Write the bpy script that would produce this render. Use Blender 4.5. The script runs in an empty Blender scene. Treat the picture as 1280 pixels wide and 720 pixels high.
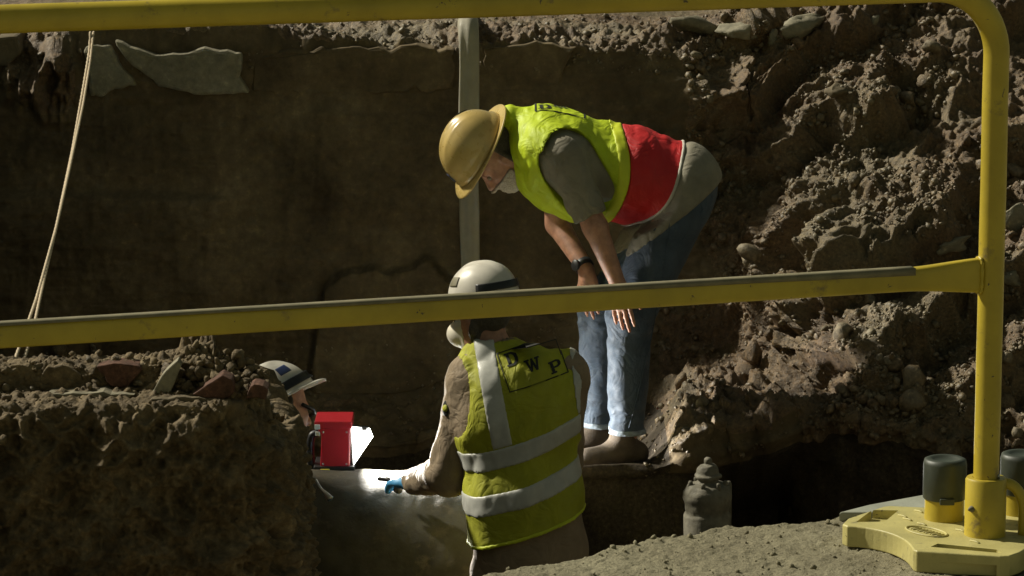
import bpy, math, random
import numpy as np
from mathutils import Vector, Matrix
from mathutils.bvhtree import BVHTree

rng = np.random.default_rng(7)
random.seed(7)
scene = bpy.context.scene
COL = scene.collection

# ---------------------------------------------------------------- camera
FPX = 4350.0                       # focal length in pixels of a 1280 px wide picture
PITCH = math.atan(772.0 / FPX)
CAMZ = 1.64
cam_data = bpy.data.cameras.new('camera')
cam_data.sensor_width = 36.0
cam_data.lens = 36.0 * FPX / 1280.0
cam_data.clip_start = 0.1
cam_data.clip_end = 500.0
cam = bpy.data.objects.new('camera', cam_data)
COL.objects.link(cam)
cam.location = (0, 0, CAMZ)
cam.rotation_euler = (math.pi / 2 - PITCH, 0, 0)
scene.camera = cam

# ---------------------------------------------------------------- sky, sun, exposure
SUN_FROM = Vector((-0.71, 0.31, 0.64)).normalized()     # floodlit from behind the pit, far left
SUN_EL = math.asin(SUN_FROM.z)
SUN_AZ = math.atan2(SUN_FROM.x, SUN_FROM.y)
world = bpy.data.worlds.new('World')
scene.world = world
world.use_nodes = True
wt = world.node_tree
wt.nodes.clear()
w_out = wt.nodes.new('ShaderNodeOutputWorld')
w_bg = wt.nodes.new('ShaderNodeBackground')
w_sky = wt.nodes.new('ShaderNodeTexSky')
w_sky.sky_type = 'NISHITA'
w_sky.sun_disc = False
w_sky.sun_elevation = SUN_EL
w_sky.sun_rotation = SUN_AZ
w_mix = wt.nodes.new('ShaderNodeMix')
w_mix.data_type = 'RGBA'
w_mix.blend_type = 'MULTIPLY'
w_mix.inputs[0].default_value = 1.0
w_mix.inputs[7].default_value = (0.96, 0.78, 0.41, 1)     # street lamps tint the night sky
wt.links.new(w_sky.outputs[0], w_mix.inputs[6])
wt.links.new(w_mix.outputs[2], w_bg.inputs[0])
w_bg.inputs[1].default_value = 0.066
wt.links.new(w_bg.outputs[0], w_out.inputs[0])
sun_data = bpy.data.lights.new('sun', 'SUN')
sun_data.energy = 5.0
sun_data.angle = math.radians(2.5)
sun_data.color = (1.0, 0.95, 0.79)
sun = bpy.data.objects.new('sun', sun_data)
COL.objects.link(sun)
sun.rotation_euler = (-SUN_FROM).to_track_quat('-Z', 'Y').to_euler()
scene.view_settings.view_transform = 'Standard'
scene.view_settings.look = 'None'
scene.view_settings.exposure = 0.0
scene.view_settings.gamma = 1.0
scene.view_settings.use_curve_mapping = False
scene.render.engine = 'CYCLES'
scene.cycles.use_denoising = True
scene.cycles.max_bounces = 6

# ---------------------------------------------------------------- numbers
CT, ST = math.cos(PITCH), math.sin(PITCH)


def P(px, py, Y):
    u = (px - 640.0) / FPX
    v = (360.0 - py) / FPX
    d = np.array([u, CT + v * ST, -ST + v * CT])
    t = Y / d[1]
    return np.array([d[0] * t, Y, CAMZ + d[2] * t])


def PZ(px, py, Z):
    u = (px - 640.0) / FPX
    v = (360.0 - py) / FPX
    d = np.array([u, CT + v * ST, -ST + v * CT])
    t = (Z - CAMZ) / d[2]
    return np.array([d[0] * t, d[1] * t, Z])


def nrm(v):
    v = np.asarray(v, float)
    return v / np.linalg.norm(v)


def hash3(ix, iy, iz, s):
    n = (ix.astype(np.uint32) * np.uint32(374761393) + iy.astype(np.uint32) * np.uint32(668265263)
         + iz.astype(np.uint32) * np.uint32(2246822519) + np.uint32(s * 3266489917 & 0xffffffff))
    n = (n ^ (n >> np.uint32(13))) * np.uint32(1274126177)
    n = n ^ (n >> np.uint32(16))
    return (n & np.uint32(0xffff)).astype(np.float32) / np.float32(65535.0)


def noise3(p, s=0):
    """value noise 0..1"""
    p = p.astype(np.float32)
    i = np.floor(p).astype(np.int32)
    f = p - i
    f = f * f * f * (f * (f * 6 - 15) + 10)
    x, y, z = i[:, 0], i[:, 1], i[:, 2]
    fx, fy, fz = f[:, 0], f[:, 1], f[:, 2]
    r = 0
    for dz in (0, 1):
        for dy in (0, 1):
            a = hash3(x, y + dy, z + dz, s)
            b = hash3(x + 1, y + dy, z + dz, s)
            w = (fy if dy else 1 - fy) * (fz if dz else 1 - fz)
            r = r + w * (a + (b - a) * fx)
    return r


ROT = np.array([[0.36, 0.48, -0.8], [-0.8, 0.6, 0.0], [0.48, 0.64, 0.6]], np.float32)


def fbm(p, freq, octs=4, gain=0.5, s=0, mode='f'):
    q = (p.astype(np.float32) @ ROT.T) * np.float32(freq)
    a, t, r = 1.0, 0.0, 0
    for k in range(octs):
        n = noise3(q, s + k * 17) * 2 - 1
        if mode == 'b':
            n = np.abs(n) * 2 - 1
        elif mode == 'r':
            n = 1 - 2 * np.abs(n)
        r = r + a * n
        t += a
        a *= gain
        q = (q @ ROT.T) * np.float32(2.03) + np.float32(11.3)
    return r / t


def worley(p, freq, s=0):
    q = p.astype(np.float32) * np.float32(freq)
    i = np.floor(q).astype(np.int32)
    f = q - i
    f1 = np.full(len(q), 9.0, np.float32)
    for dx in (-1, 0, 1):
        for dy in (-1, 0, 1):
            for dz in (-1, 0, 1):
                c = (i[:, 0] + dx, i[:, 1] + dy, i[:, 2] + dz)
                d = ((dx + hash3(*c, s) - f[:, 0]) ** 2 + (dy + hash3(*c, s + 1) - f[:, 1]) ** 2
                     + (dz + hash3(*c, s + 2) - f[:, 2]) ** 2)
                f1 = np.minimum(f1, d)
    return np.sqrt(f1)


def sstep(a, b, x):
    t = np.clip((x - a) / (b - a), 0, 1)
    return t * t * (3 - 2 * t)


# ---------------------------------------------------------------- objects
def mk(name, V, F, mat, parent=None, smooth=True, inv=None):
    V = np.asarray(V, np.float32)
    me = bpy.data.meshes.new(name)
    if isinstance(F, np.ndarray):
        k = F.shape[1]
        me.vertices.add(len(V))
        me.vertices.foreach_set('co', V.ravel())
        me.loops.add(F.size)
        me.loops.foreach_set('vertex_index', F.astype(np.int32).ravel())
        me.polygons.add(len(F))
        me.polygons.foreach_set('loop_start', np.arange(0, F.size, k, dtype=np.int32))
        me.update(calc_edges=True)
    else:
        me.from_pydata([tuple(v) for v in V], [], F)
        me.update()
    if smooth:
        me.polygons.foreach_set('use_smooth', np.ones(len(me.polygons), bool))
    me.materials.append(mat)
    o = bpy.data.objects.new(name, me)
    COL.objects.link(o)
    if parent is not None:
        o.parent = parent
        if parent.type == 'EMPTY':
            o.matrix_parent_inverse = Matrix.Translation(-parent.location)
    return o


def tag(o, label=None, cat=None, group=None, kind=None):
    for k, v in (('label', label), ('category', cat), ('group', group), ('kind', kind)):
        if v:
            o[k] = v
    return o


def empty(name, loc, label, cat, group=None):
    o = bpy.data.objects.new(name, None)
    o.location = Vector([float(c) for c in loc])
    o.empty_display_size = 0.1
    COL.objects.link(o)
    return tag(o, label, cat, group)


def bevel(o, w, seg=2, ang=30):
    m = o.modifiers.new('bevel', 'BEVEL')
    m.width = w
    m.segments = seg
    m.limit_method = 'ANGLE'
    m.angle_limit = math.radians(ang)
    return o


def grid_faces(nu, nv, wrap=False):
    a = np.arange(nu * nv).reshape(nv, nu)
    if wrap:
        a = np.concatenate([a, a[:, :1]], 1)
    return np.stack([a[:-1, :-1], a[:-1, 1:], a[1:, 1:], a[1:, :-1]], -1).reshape(-1, 4)


def frame_of(d):
    d = nrm(d)
    a = np.array([0, 0, 1.0]) if abs(d[2]) < 0.9 else np.array([1.0, 0, 0])
    x = nrm(np.cross(a, d))
    return x, np.cross(d, x)


def sweep(path, rad, seg=16, flat=1.0, flat_dir=None, caps=True):
    """tube along a path; flat squeezes it along flat_dir"""
    path = np.asarray(path, float)
    n = len(path)
    rad = np.broadcast_to(np.asarray(rad, float), (n,))
    tan = np.gradient(path, axis=0)
    x, y = frame_of(tan[0])
    V = []
    th = np.linspace(0, 2 * np.pi, seg, endpoint=False)
    for i in range(n):
        t = nrm(tan[i])
        x = nrm(x - t * (x @ t))
        y = np.cross(t, x)
        off = np.outer(np.cos(th), x) + np.outer(np.sin(th), y)
        if flat_dir is not None:
            fd = nrm(flat_dir)
            off = off + np.outer(off @ fd, fd) * (flat - 1)
        V.append(path[i] + off * rad[i])
    V = np.concatenate(V)
    F = [tuple(f) for f in grid_faces(seg, n, True)]
    if caps:
        F.append(tuple(range(seg - 1, -1, -1)))
        F.append(tuple((n - 1) * seg + k for k in range(seg)))
    return V, F


def lathe(profile, seg=32, c=(0, 0, 0), axis=(0, 0, 1)):
    ax = nrm(axis)
    x, y = frame_of(ax)
    th = np.linspace(0, 2 * np.pi, seg, endpoint=False)
    V = []
    for r, h in profile:
        V.append(np.asarray(c) + ax * h + r * (np.outer(np.cos(th), x) + np.outer(np.sin(th), y)))
    F = [tuple(f) for f in grid_faces(seg, len(profile), True)]
    F.append(tuple(range(seg - 1, -1, -1)))
    F.append(tuple((len(profile) - 1) * seg + k for k in range(seg)))
    return np.concatenate(V), F


def prism(poly, off):
    """closed prism: a 3D polygon and a translation"""
    poly = np.asarray(poly, float)
    n = len(poly)
    V = np.concatenate([poly, poly + np.asarray(off)])
    F = [tuple(range(n - 1, -1, -1)), tuple(range(n, 2 * n))]
    F += [(i, (i + 1) % n, n + (i + 1) % n, n + i) for i in range(n)]
    return V, F


def box(c, ax, ay, az):
    c, ax, ay, az = [np.asarray(q, float) for q in (c, ax, ay, az)]
    p = [c - ax - ay - az, c + ax - ay - az, c + ax + ay - az, c - ax + ay - az]
    return prism(p, 2 * az)


# ---------------------------------------------------------------- signed distance bodies
def rc(a, b, ra, rb):
    a = np.asarray(a, np.float32)
    ba = np.asarray(b, np.float32) - a
    L2 = float(ba @ ba) + 1e-9

    def f(p):
        pa = p - a
        t = np.clip(pa @ ba / L2, 0, 1)
        q = pa - t[:, None] * ba
        return np.sqrt(np.einsum('ij,ij->i', q, q)) - (ra + (rb - ra) * t)
    return f


def ell(c, r, R=None):
    c = np.asarray(c, np.float32)
    r = np.asarray(r, np.float32)
    Rm = np.eye(3, dtype=np.float32) if R is None else np.asarray(R, np.float32)

    def f(p):
        q = (p - c) @ Rm.T / r
        k0 = np.sqrt(np.einsum('ij,ij->i', q, q))
        q = q / r
        k1 = np.sqrt(np.einsum('ij,ij->i', q, q)) + 1e-6
        return k0 * (k0 - 1) / k1
    return f


def plane(pt, n):
    pt = np.asarray(pt, np.float32)
    n = nrm(n).astype(np.float32)
    return lambda p: (p - pt) @ n


def smin(a, b, k):
    h = np.clip(0.5 + 0.5 * (b - a) / k, 0, 1)
    return b + (a - b) * h - k * h * (1 - h)


def smax(a, b, k):
    return -smin(-a, -b, k)


def uni(fs, k):
    def f(p):
        d = fs[0](p)
        for g in fs[1:]:
            d = smin(d, g(p), k)
        return d
    return f


def cull(f, c, r):
    """work f out only near c"""
    c = np.asarray(c, np.float32)

    def g(p):
        q = p - c
        d = np.sqrt(np.einsum('ij,ij->i', q, q)).astype(np.float32)
        m = d < r
        out = d - np.float32(r * 0.6)
        if m.any():
            out[m] = f(p[m])
        return out
    return g


def sdf_mesh(f, lo, hi, vox, largest=True, relax=2):
    lo = np.asarray(lo, float)
    hi = np.asarray(hi, float)
    B = 5
    nb = np.maximum(np.ceil((hi - lo) / (vox * B)).astype(int), 1)
    gx = [lo[k] + (np.arange(nb[k]) + 0.5) * B * vox - 0.5 * vox for k in range(3)]
    C = np.stack(np.meshgrid(*gx, indexing='ij'), -1).reshape(-1, 3).astype(np.float32)
    dc = np.concatenate([f(C[i:i + 400000]) for i in range(0, len(C), 400000)])
    act = np.abs(dc) < B * vox * 0.87 + 0.017
    V = np.repeat(np.repeat(np.repeat(dc.reshape(nb), B, 0), B, 1), B, 2).astype(np.float32)
    Vb = V.reshape(nb[0], B, nb[1], B, nb[2], B)
    ids = np.argwhere(act.reshape(nb))
    loc = np.stack(np.meshgrid(*[np.arange(B)] * 3, indexing='ij'), -1).reshape(-1, 3)
    CH = 6000
    for i in range(0, len(ids), CH):
        b = ids[i:i + CH]
        p = (b[:, None, :] * B + loc[None]) * vox + lo
        d = f(p.reshape(-1, 3).astype(np.float32)).reshape(len(b), B, B, B)
        Vb[b[:, 0], :, b[:, 1], :, b[:, 2], :] = d
    V = Vb.reshape(nb[0] * B, nb[1] * B, nb[2] * B)
    ins = V < 0
    cnt = np.zeros(np.array(V.shape) - 1, np.int8)
    for c in range(8):
        x, y, z = c & 1, c >> 1 & 1, c >> 2 & 1
        cnt += ins[x:x + cnt.shape[0], y:y + cnt.shape[1], z:z + cnt.shape[2]]
    cells = np.argwhere((cnt > 0) & (cnt < 8))
    n = len(cells)
    idx = np.full(cnt.shape, -1, np.int32)
    idx[cells[:, 0], cells[:, 1], cells[:, 2]] = np.arange(n)
    acc = np.zeros((n, 3))
    num = np.zeros(n)
    corners = [np.array((c & 1, c >> 1 & 1, c >> 2 & 1)) for c in range(8)]
    for a in range(8):
        for ax in range(3):
            if corners[a][ax]:
                continue
            b = corners[a].copy()
            b[ax] = 1
            pa = cells + corners[a]
            pb = cells + b
            va = V[pa[:, 0], pa[:, 1], pa[:, 2]]
            vb = V[pb[:, 0], pb[:, 1], pb[:, 2]]
            m = (va < 0) != (vb < 0)
            t = np.where(m, va / np.where(m, va - vb, 1), 0)
            q = pa.astype(float)
            q[:, ax] += t
            acc[m] += q[m]
            num[m] += 1
    co = acc / num[:, None] * vox + lo
    quads = []
    for ax in range(3):
        sl0 = [slice(None)] * 3
        sl1 = [slice(None)] * 3
        sl0[ax] = slice(0, -1)
        sl1[ax] = slice(1, None)
        e = np.argwhere(ins[tuple(sl0)] != ins[tuple(sl1)])
        u, w = (ax + 1) % 3, (ax + 2) % 3
        e = e[(e[:, u] > 0) & (e[:, w] > 0) & (e[:, u] < cnt.shape[u]) & (e[:, w] < cnt.shape[w])]
        if not len(e):
            continue
        q = []
        for du, dw in ((1, 1), (0, 1), (0, 0), (1, 0)):
            c = e.copy()
            c[:, u] -= du
            c[:, w] -= dw
            q.append(idx[c[:, 0], c[:, 1], c[:, 2]])
        q = np.stack(q, 1)
        flip = ~ins[e[:, 0], e[:, 1], e[:, 2]]
        q[flip] = q[flip][:, ::-1]
        quads.append(q)
    F = np.concatenate(quads)
    F = F[(F >= 0).all(1)]
    if largest and n:
        lab = np.arange(n)
        while True:
            m = lab[F].min(1)
            new = lab.copy()
            for k in range(4):
                np.minimum.at(new, F[:, k], m)
            new = new[new]
            if (new == lab).all():
                break
            lab = new
        best = np.bincount(lab).argmax()
        keep = lab == best
        F = F[keep[F[:, 0]]]
        rem = np.cumsum(keep) - 1
        F = rem[F]
        co = co[keep]
    e = np.concatenate([F[:, [0, 1]], F[:, [1, 2]], F[:, [2, 3]], F[:, [3, 0]]])
    deg = np.bincount(e[:, 0], minlength=len(co)) + np.bincount(e[:, 1], minlength=len(co))
    for _ in range(relax):
        av = np.stack([np.bincount(e[:, 0], co[e[:, 1], k], len(co)) + np.bincount(e[:, 1], co[e[:, 0], k], len(co)) for k in range(3)], 1)
        co = co + 0.6 * (av / np.maximum(deg, 1)[:, None] - co)
    return co, F


# ---------------------------------------------------------------- materials
def mat_new(name):
    m = bpy.data.materials.new(name)
    m.use_nodes = True
    nt = m.node_tree
    return m, nt, nt.nodes['Principled BSDF']


def N(nt, t, **kw):
    n = nt.nodes.new(t)
    for k, v in kw.items():
        setattr(n, k, v)
    return n


def tex(nt, scale, detail=6, rough=0.55, vec=None, dist=0.0):
    n = N(nt, 'ShaderNodeTexNoise')
    n.inputs['Scale'].default_value = scale
    n.inputs['Detail'].default_value = detail
    n.inputs['Roughness'].default_value = rough
    n.inputs['Distortion'].default_value = dist
    if vec is None:
        g = N(nt, 'ShaderNodeNewGeometry')
        vec = g.outputs['Position']
    nt.links.new(vec, n.inputs['Vector'])
    return n.outputs[0]


def ramp(nt, fac, stops):
    r = N(nt, 'ShaderNodeValToRGB')
    el = r.color_ramp.elements
    while len(el) < len(stops):
        el.new(0.5)
    for e, (p, c) in zip(el, stops):
        e.position = p
        e.color = (*c, 1)
    nt.links.new(fac, r.inputs[0])
    return r.outputs[0]


def mix(nt, fac, a, b, bt='MIX'):
    n = N(nt, 'ShaderNodeMix', data_type='RGBA', blend_type=bt)
    for s, v in ((0, fac), (6, a), (7, b)):
        if hasattr(v, 'is_output'):
            nt.links.new(v, n.inputs[s])
        elif s == 0:
            n.inputs[0].default_value = v
        else:
            n.inputs[s].default_value = (*v, 1)
    return n.outputs[2]


def bump(nt, b, h, strength, dist=0.01):
    n = N(nt, 'ShaderNodeBump')
    n.inputs['Strength'].default_value = strength
    n.inputs['Distance'].default_value = dist
    nt.links.new(h, n.inputs['Height'])
    nt.links.new(n.outputs[0], b.inputs['Normal'])


def soil(name, dark, mid, pale, rough=0.75, grey=None, fine=90.0, bstr=0.7, spec=0.5, fleck=1.0, big=3.2):
    m, nt, b = mat_new(name)
    c = ramp(nt, tex(nt, big, 8, 0.62), [(0.25, dark), (0.5, mid), (0.8, pale)])
    if grey:
        f = ramp(nt, tex(nt, 1.6, 4, 0.6), [(0.45, (0, 0, 0)), (0.6, (1, 1, 1))])
        c = mix(nt, f, c, grey)
    sp = ramp(nt, tex(nt, fine, 4, 0.7), [(0.35, (1 - 0.55 * fleck,) * 3), (0.6, (1.0, 1.0, 1.0)), (0.75, (1 + 0.9 * fleck, 1 + 0.85 * fleck, 1 + 0.7 * fleck))])
    c = mix(nt, 1.0, c, sp, 'MULTIPLY')
    nt.links.new(c, b.inputs['Base Color'])
    b.inputs['Roughness'].default_value = rough
    b.inputs['Specular IOR Level'].default_value = spec
    bump(nt, b, tex(nt, fine * 0.8, 7, 0.7), bstr, 0.012)
    return m


def plain(name, col, rough=0.6, var=0.25, scale=30.0, metal=0.0, bstr=0.0, bscale=300.0, spec=0.5, dirt=None, dirt_at=0.6, coat=0.0, wr=0.0, chips=None):
    m, nt, b = mat_new(name)
    lo = tuple(c * (1 - var) for c in col)
    hi = tuple(min(c * (1 + var), 1) for c in col)
    c = ramp(nt, tex(nt, scale, 5, 0.6), [(0.3, lo), (0.7, hi)])
    if dirt:
        f = ramp(nt, tex(nt, scale * 1.7, 8, 0.7), [(dirt_at, (0, 0, 0)), (dirt_at + 0.1, (1, 1, 1))])
        c = mix(nt, f, c, dirt)
    if chips:
        f = ramp(nt, tex(nt, 38.0, 3, 0.6, dist=0.8), [(0.69, (0, 0, 0)), (0.71, (1, 1, 1))])
        c = mix(nt, f, c, chips)
    nt.links.new(c, b.inputs['Base Color'])
    r = ramp(nt, tex(nt, scale * 2.3, 4, 0.6), [(0.3, (rough * 0.8,) * 3), (0.7, (min(rough * 1.2, 1),) * 3)])
    nt.links.new(r, b.inputs['Roughness'])
    b.inputs['Metallic'].default_value = metal
    b.inputs['Specular IOR Level'].default_value = spec
    b.inputs['Coat Weight'].default_value = coat
    if bstr:
        bump(nt, b, tex(nt, bscale, 4, 0.6), bstr, 0.003)
    if wr:
        last = b.inputs['Normal'].links[0].from_node
        n = N(nt, 'ShaderNodeBump')
        n.inputs['Strength'].default_value = wr
        n.inputs['Distance'].default_value = 0.02
        rd = N(nt, 'ShaderNodeMath', operation='ABSOLUTE')
        sb = N(nt, 'ShaderNodeMath', operation='SUBTRACT')
        sb.inputs[1].default_value = 0.5
        nt.links.new(tex(nt, 11.0, 2, 0.5, dist=1.6), sb.inputs[0])
        nt.links.new(sb.outputs[0], rd.inputs[0])
        nt.links.new(rd.outputs[0], n.inputs['Height'])
        nt.links.new(n.outputs[0], last.inputs['Normal'])
    return m


def emit(name, col, s):
    m, nt, b = mat_new(name)
    b.inputs['Base Color'].default_value = (0.8, 0.8, 0.8, 1)
    b.inputs['Emission Color'].default_value = (*col, 1)
    b.inputs['Emission Strength'].default_value = s
    return m


M = {}
M['wall'] = soil('cut_earth', (0.06, 0.042, 0.022), (0.125, 0.092, 0.05), (0.23, 0.175, 0.10), 0.85, None, 26, 0.5, 0.25, 0.5)
M['slope'] = soil('loose_earth', (0.085, 0.048, 0.020), (0.18, 0.112, 0.05), (0.27, 0.185, 0.092), 0.58, (0.18, 0.135, 0.068), 80, 0.9, 0.55)
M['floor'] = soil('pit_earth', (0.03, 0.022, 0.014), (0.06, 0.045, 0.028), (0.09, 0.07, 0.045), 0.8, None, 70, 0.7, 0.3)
M['block'] = soil('block_earth', (0.06, 0.04, 0.02), (0.165, 0.118, 0.06), (0.33, 0.25, 0.14), 0.75, None, 60, 0.9, 0.35, 0.8, 9.0)
M['street'] = soil('dusty_asphalt', (0.2, 0.175, 0.108), (0.28, 0.25, 0.158), (0.36, 0.33, 0.215), 0.8, None, 240, 0.7, 0.35, 0.7)
M['gravel'] = soil('gravel_stone', (0.09, 0.058, 0.028), (0.185, 0.13, 0.066), (0.30, 0.235, 0.14), 0.48, (0.2, 0.16, 0.09), 60, 0.5, 0.65)
M['stone'] = soil('bank_stone', (0.13, 0.098, 0.055), (0.22, 0.175, 0.105), (0.31, 0.265, 0.175), 0.65, None, 45, 0.5, 0.45)
M['concrete'] = soil('broken_concrete', (0.14, 0.122, 0.078), (0.23, 0.205, 0.138), (0.33, 0.30, 0.21), 0.75, None, 34, 0.5, 0.4, 0.6)
M['concrete_dark'] = soil('old_concrete', (0.08, 0.062, 0.034), (0.13, 0.102, 0.06), (0.185, 0.15, 0.095), 0.8, None, 30, 0.4, 0.3, 0.4)
M['brick'] = soil('brick_red', (0.075, 0.045, 0.027), (0.12, 0.056, 0.036), (0.155, 0.088, 0.056), 0.8, None, 60, 0.4, 0.3)
M['paint'] = plain('yellow_paint', (0.44, 0.335, 0.03), 0.42, 0.16, 9.0, dirt=(0.2, 0.15, 0.05), dirt_at=0.6, bstr=0.08, bscale=160, chips=(0.09, 0.07, 0.04))
M['paint_pale'] = plain('worn_yellow_paint', (0.44, 0.39, 0.15), 0.5, 0.15, 14.0, dirt=(0.22, 0.19, 0.09), dirt_at=0.58, bstr=0.2, bscale=140, chips=(0.13, 0.11, 0.06))
M['tape'] = plain('grey_tape', (0.17, 0.15, 0.09), 0.55, 0.25, 25.0, dirt=(0.08, 0.07, 0.04), dirt_at=0.6)
M['rubber_green'] = plain('dark_green_rubber', (0.033, 0.04, 0.03), 0.5, 0.2, 20.0, dirt=(0.12, 0.13, 0.1), dirt_at=0.68)
M['black'] = plain('black_plastic', (0.012, 0.012, 0.012), 0.45, 0.2)
M['gold'] = plain('gold_helmet', (0.5, 0.36, 0.12), 0.3, 0.12, 12.0, coat=0.5, dirt=(0.16, 0.1, 0.03), dirt_at=0.7)
M['white_hat'] = plain('white_helmet', (0.62, 0.58, 0.5), 0.38, 0.08, 18.0, dirt=(0.28, 0.24, 0.18), dirt_at=0.64, coat=0.3)
M['skin'] = plain('skin', (0.38, 0.195, 0.125), 0.52, 0.28, 34.0, bstr=0.3, bscale=260)
M['skin'].node_tree.nodes['Principled BSDF'].inputs['Subsurface Weight'].default_value = 0.08
M['hair'] = plain('dark_hair', (0.07, 0.058, 0.04), 0.7, 0.4, 120.0, bstr=0.8, bscale=260)
M['beard'] = plain('grey_beard', (0.42, 0.37, 0.31), 0.8, 0.35, 160.0, bstr=0.9, bscale=320)
M['lime'] = plain('lime_fabric', (0.48, 0.60, 0.010), 0.62, 0.1, 9.0, bstr=0.25, bscale=420, wr=0.55)
M['lime_trim'] = plain('lime_trim', (0.55, 0.62, 0.02), 0.55, 0.06, 20.0, bstr=0.3, bscale=500)
M['yellowvest'] = plain('dusty_lime_fabric', (0.345, 0.35, 0.014), 0.7, 0.16, 10.0, bstr=0.25, bscale=420, dirt=(0.26, 0.24, 0.03), dirt_at=0.66, wr=0.55)
M['red'] = plain('red_fabric', (0.52, 0.012, 0.014), 0.6, 0.1, 9.0, bstr=0.25, bscale=420, wr=0.55)
M['silver'] = plain('reflective_tape', (0.46, 0.46, 0.42), 0.4, 0.1, 25.0, bstr=0.15, bscale=300)
M['piping'] = plain('pale_piping', (0.5, 0.47, 0.4), 0.6, 0.1)
M['shirt'] = plain('grey_olive_cotton', (0.22, 0.198, 0.145), 0.85, 0.2, 12.0, bstr=0.4, bscale=350, wr=0.55)
M['tan'] = plain('brown_canvas', (0.26, 0.195, 0.125), 0.85, 0.2, 12.0, bstr=0.4, bscale=350, wr=0.55)
M['jeans'] = plain('blue_denim', (0.046, 0.066, 0.095), 0.8, 0.3, 11.0, bstr=0.5, bscale=420, dirt=(0.028, 0.04, 0.06), dirt_at=0.6, wr=0.55)
M['cuff'] = plain('frayed_denim', (0.2, 0.24, 0.28), 0.85, 0.3, 90.0, bstr=0.6, bscale=200)
M['shoe'] = plain('brown_suede', (0.075, 0.055, 0.036), 0.85, 0.25, 30.0, bstr=0.4, bscale=250)
M['sole'] = plain('dark_sole', (0.03, 0.026, 0.02), 0.8, 0.3)
M['glove'] = plain('blue_glove', (0.08, 0.32, 0.6), 0.5, 0.15, 30.0)
M['mask'] = plain('white_mask', (0.62, 0.57, 0.46), 0.75, 0.1, 40.0)
M['eye'] = plain('eye_white', (0.22, 0.18, 0.15), 0.2, 0.05)
M['pipe'] = plain('tarred_pipe', (0.045, 0.04, 0.027), 0.85, 0.35, 7.0, bstr=0.6, bscale=60, dirt=(0.07, 0.057, 0.037), dirt_at=0.54, spec=0.2)
M['lamp_red'] = plain('red_plastic', (0.36, 0.014, 0.022), 0.38, 0.08, 18.0)
M['steel'] = plain('dull_steel', (0.4, 0.4, 0.38), 0.4, 0.2, metal=0.8)
M['lamp_white'] = emit('lamp_panel', (1.0, 0.98, 0.92), 10.0)
M['yellow_tag'] = plain('yellow_tag', (0.75, 0.62, 0.06), 0.5, 0.05)
M['rope'] = plain('rope_fibre', (0.5, 0.4, 0.27), 0.8, 0.3, 150.0, bstr=0.6, bscale=300)
M['hose'] = plain('grey_canvas_hose', (0.29, 0.265, 0.2), 0.7, 0.12, 12.0, bstr=0.3, bscale=250)
M['cast'] = plain('dusty_cast_iron', (0.15, 0.135, 0.098), 0.75, 0.35, 26.0, bstr=0.7, bscale=70, dirt=(0.1, 0.085, 0.06), dirt_at=0.58)
M['sheet'] = plain('pale_slab', (0.31, 0.32, 0.26), 0.6, 0.15, 12.0, dirt=(0.2, 0.19, 0.14), dirt_at=0.62, bstr=0.3, bscale=120)
M['ink'] = plain('black_print', (0.012, 0.013, 0.01), 0.7, 0.1)
M['sticker'] = plain('navy_sticker', (0.03, 0.045, 0.12), 0.4, 0.1)

# ================================================================ the setting
# ---- far bank: undercut shelf, cut wall, rubble slope and the street beyond, one loft of profiles


def ip(x, xs, ys):
    return np.interp(x, xs, ys)


xs_fine = np.arange(-2.35, 2.35, 0.0062)
BX = np.concatenate([np.linspace(-4.6, -2.36, 70), xs_fine, np.linspace(2.36, 4.6, 70)])
nX = len(BX)
w = sstep(0.98, 1.22, BX)                                     # at the foot: 0 = cut wall, 1 = rubble slope
w1 = sstep(0.55, 0.95, BX)                                    # the same at the top: the boundary leans left
Ye = ip(BX, [-4.6, -0.25, -0.02, 0.12, 0.6, 0.9, 1.3, 2.0, 4.6], [13.35, 13.3, 13.1, 12.36, 12.36, 12.36, 12.36, 12.2, 11.9])
Ye = Ye + 0.05 * (noise3(np.stack([BX * 5, BX * 0, BX * 0], 1), 3) - 0.5) + 0.035 * (noise3(np.stack([BX * 19, BX * 0, BX * 0], 1), 5) - 0.5)
Ze = ip(BX, [-4.6, -0.4, -0.1, 0.2, 0.55, 0.9, 1.1, 1.3, 1.6, 4.6], [-1.36, -1.33, -1.2, -1.16, -1.16, -1.12, -1.03, -1.02, -1.08, -1.1])
Zt = ip(BX, [-4.6, -1.0, 0.3, 0.8, 1.3, 2.0, 4.6], [0.17, 0.17, 0.17, 0.14, 0.26, 0.36, 0.42])
Ywb = (1 - w) * ip(BX, [-4.6, 0.2, 0.9], [13.72, 13.62, 13.25]) + w * (Ye + 0.22)
Zwb = (1 - w) * (Ze + 0.12) + w * (Ze + 0.13)
Ywt = (1 - w1) * 13.8 + w1 * ip(BX, [0.6, 1.4, 2.2, 4.6], [13.9, 14.25, 14.3, 14.2])
sm = np.ones(41) / 41
Ze, Zt, Ywb, Zwb, Ywt = [np.convolve(np.pad(a_, 20, 'edge'), sm, 'valid') for a_ in (Ze, Zt, Ywb, Zwb, Ywt)]
UC = ip(BX, [-4.6, 0.62, 0.8, 1.02, 1.2, 4.6], [0.06, 0.06, 0.6, 0.6, 0.12, 0.1])
nodes = [(Ye + UC * 1.15, Ye * 0 - 2.35), (Ye + UC, Ze - 0.42), (Ye + 0.04, Ze - 0.09), (Ye, Ze - 0.02), (Ye + 0.05, Ze + 0.01),
         (Ywb, Zwb), (Ywt, Zt - 0.02), (Ywt + 0.14, Zt + 0.02), (Ywt + 0.9, Zt + 0.03), (Ywt + 4.2, Zt + 0.03)]
rows = [14, 34, 10, 8, 80, 250, 22, 70, 60]
Yg, Zg, vg = [], [], []
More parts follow.
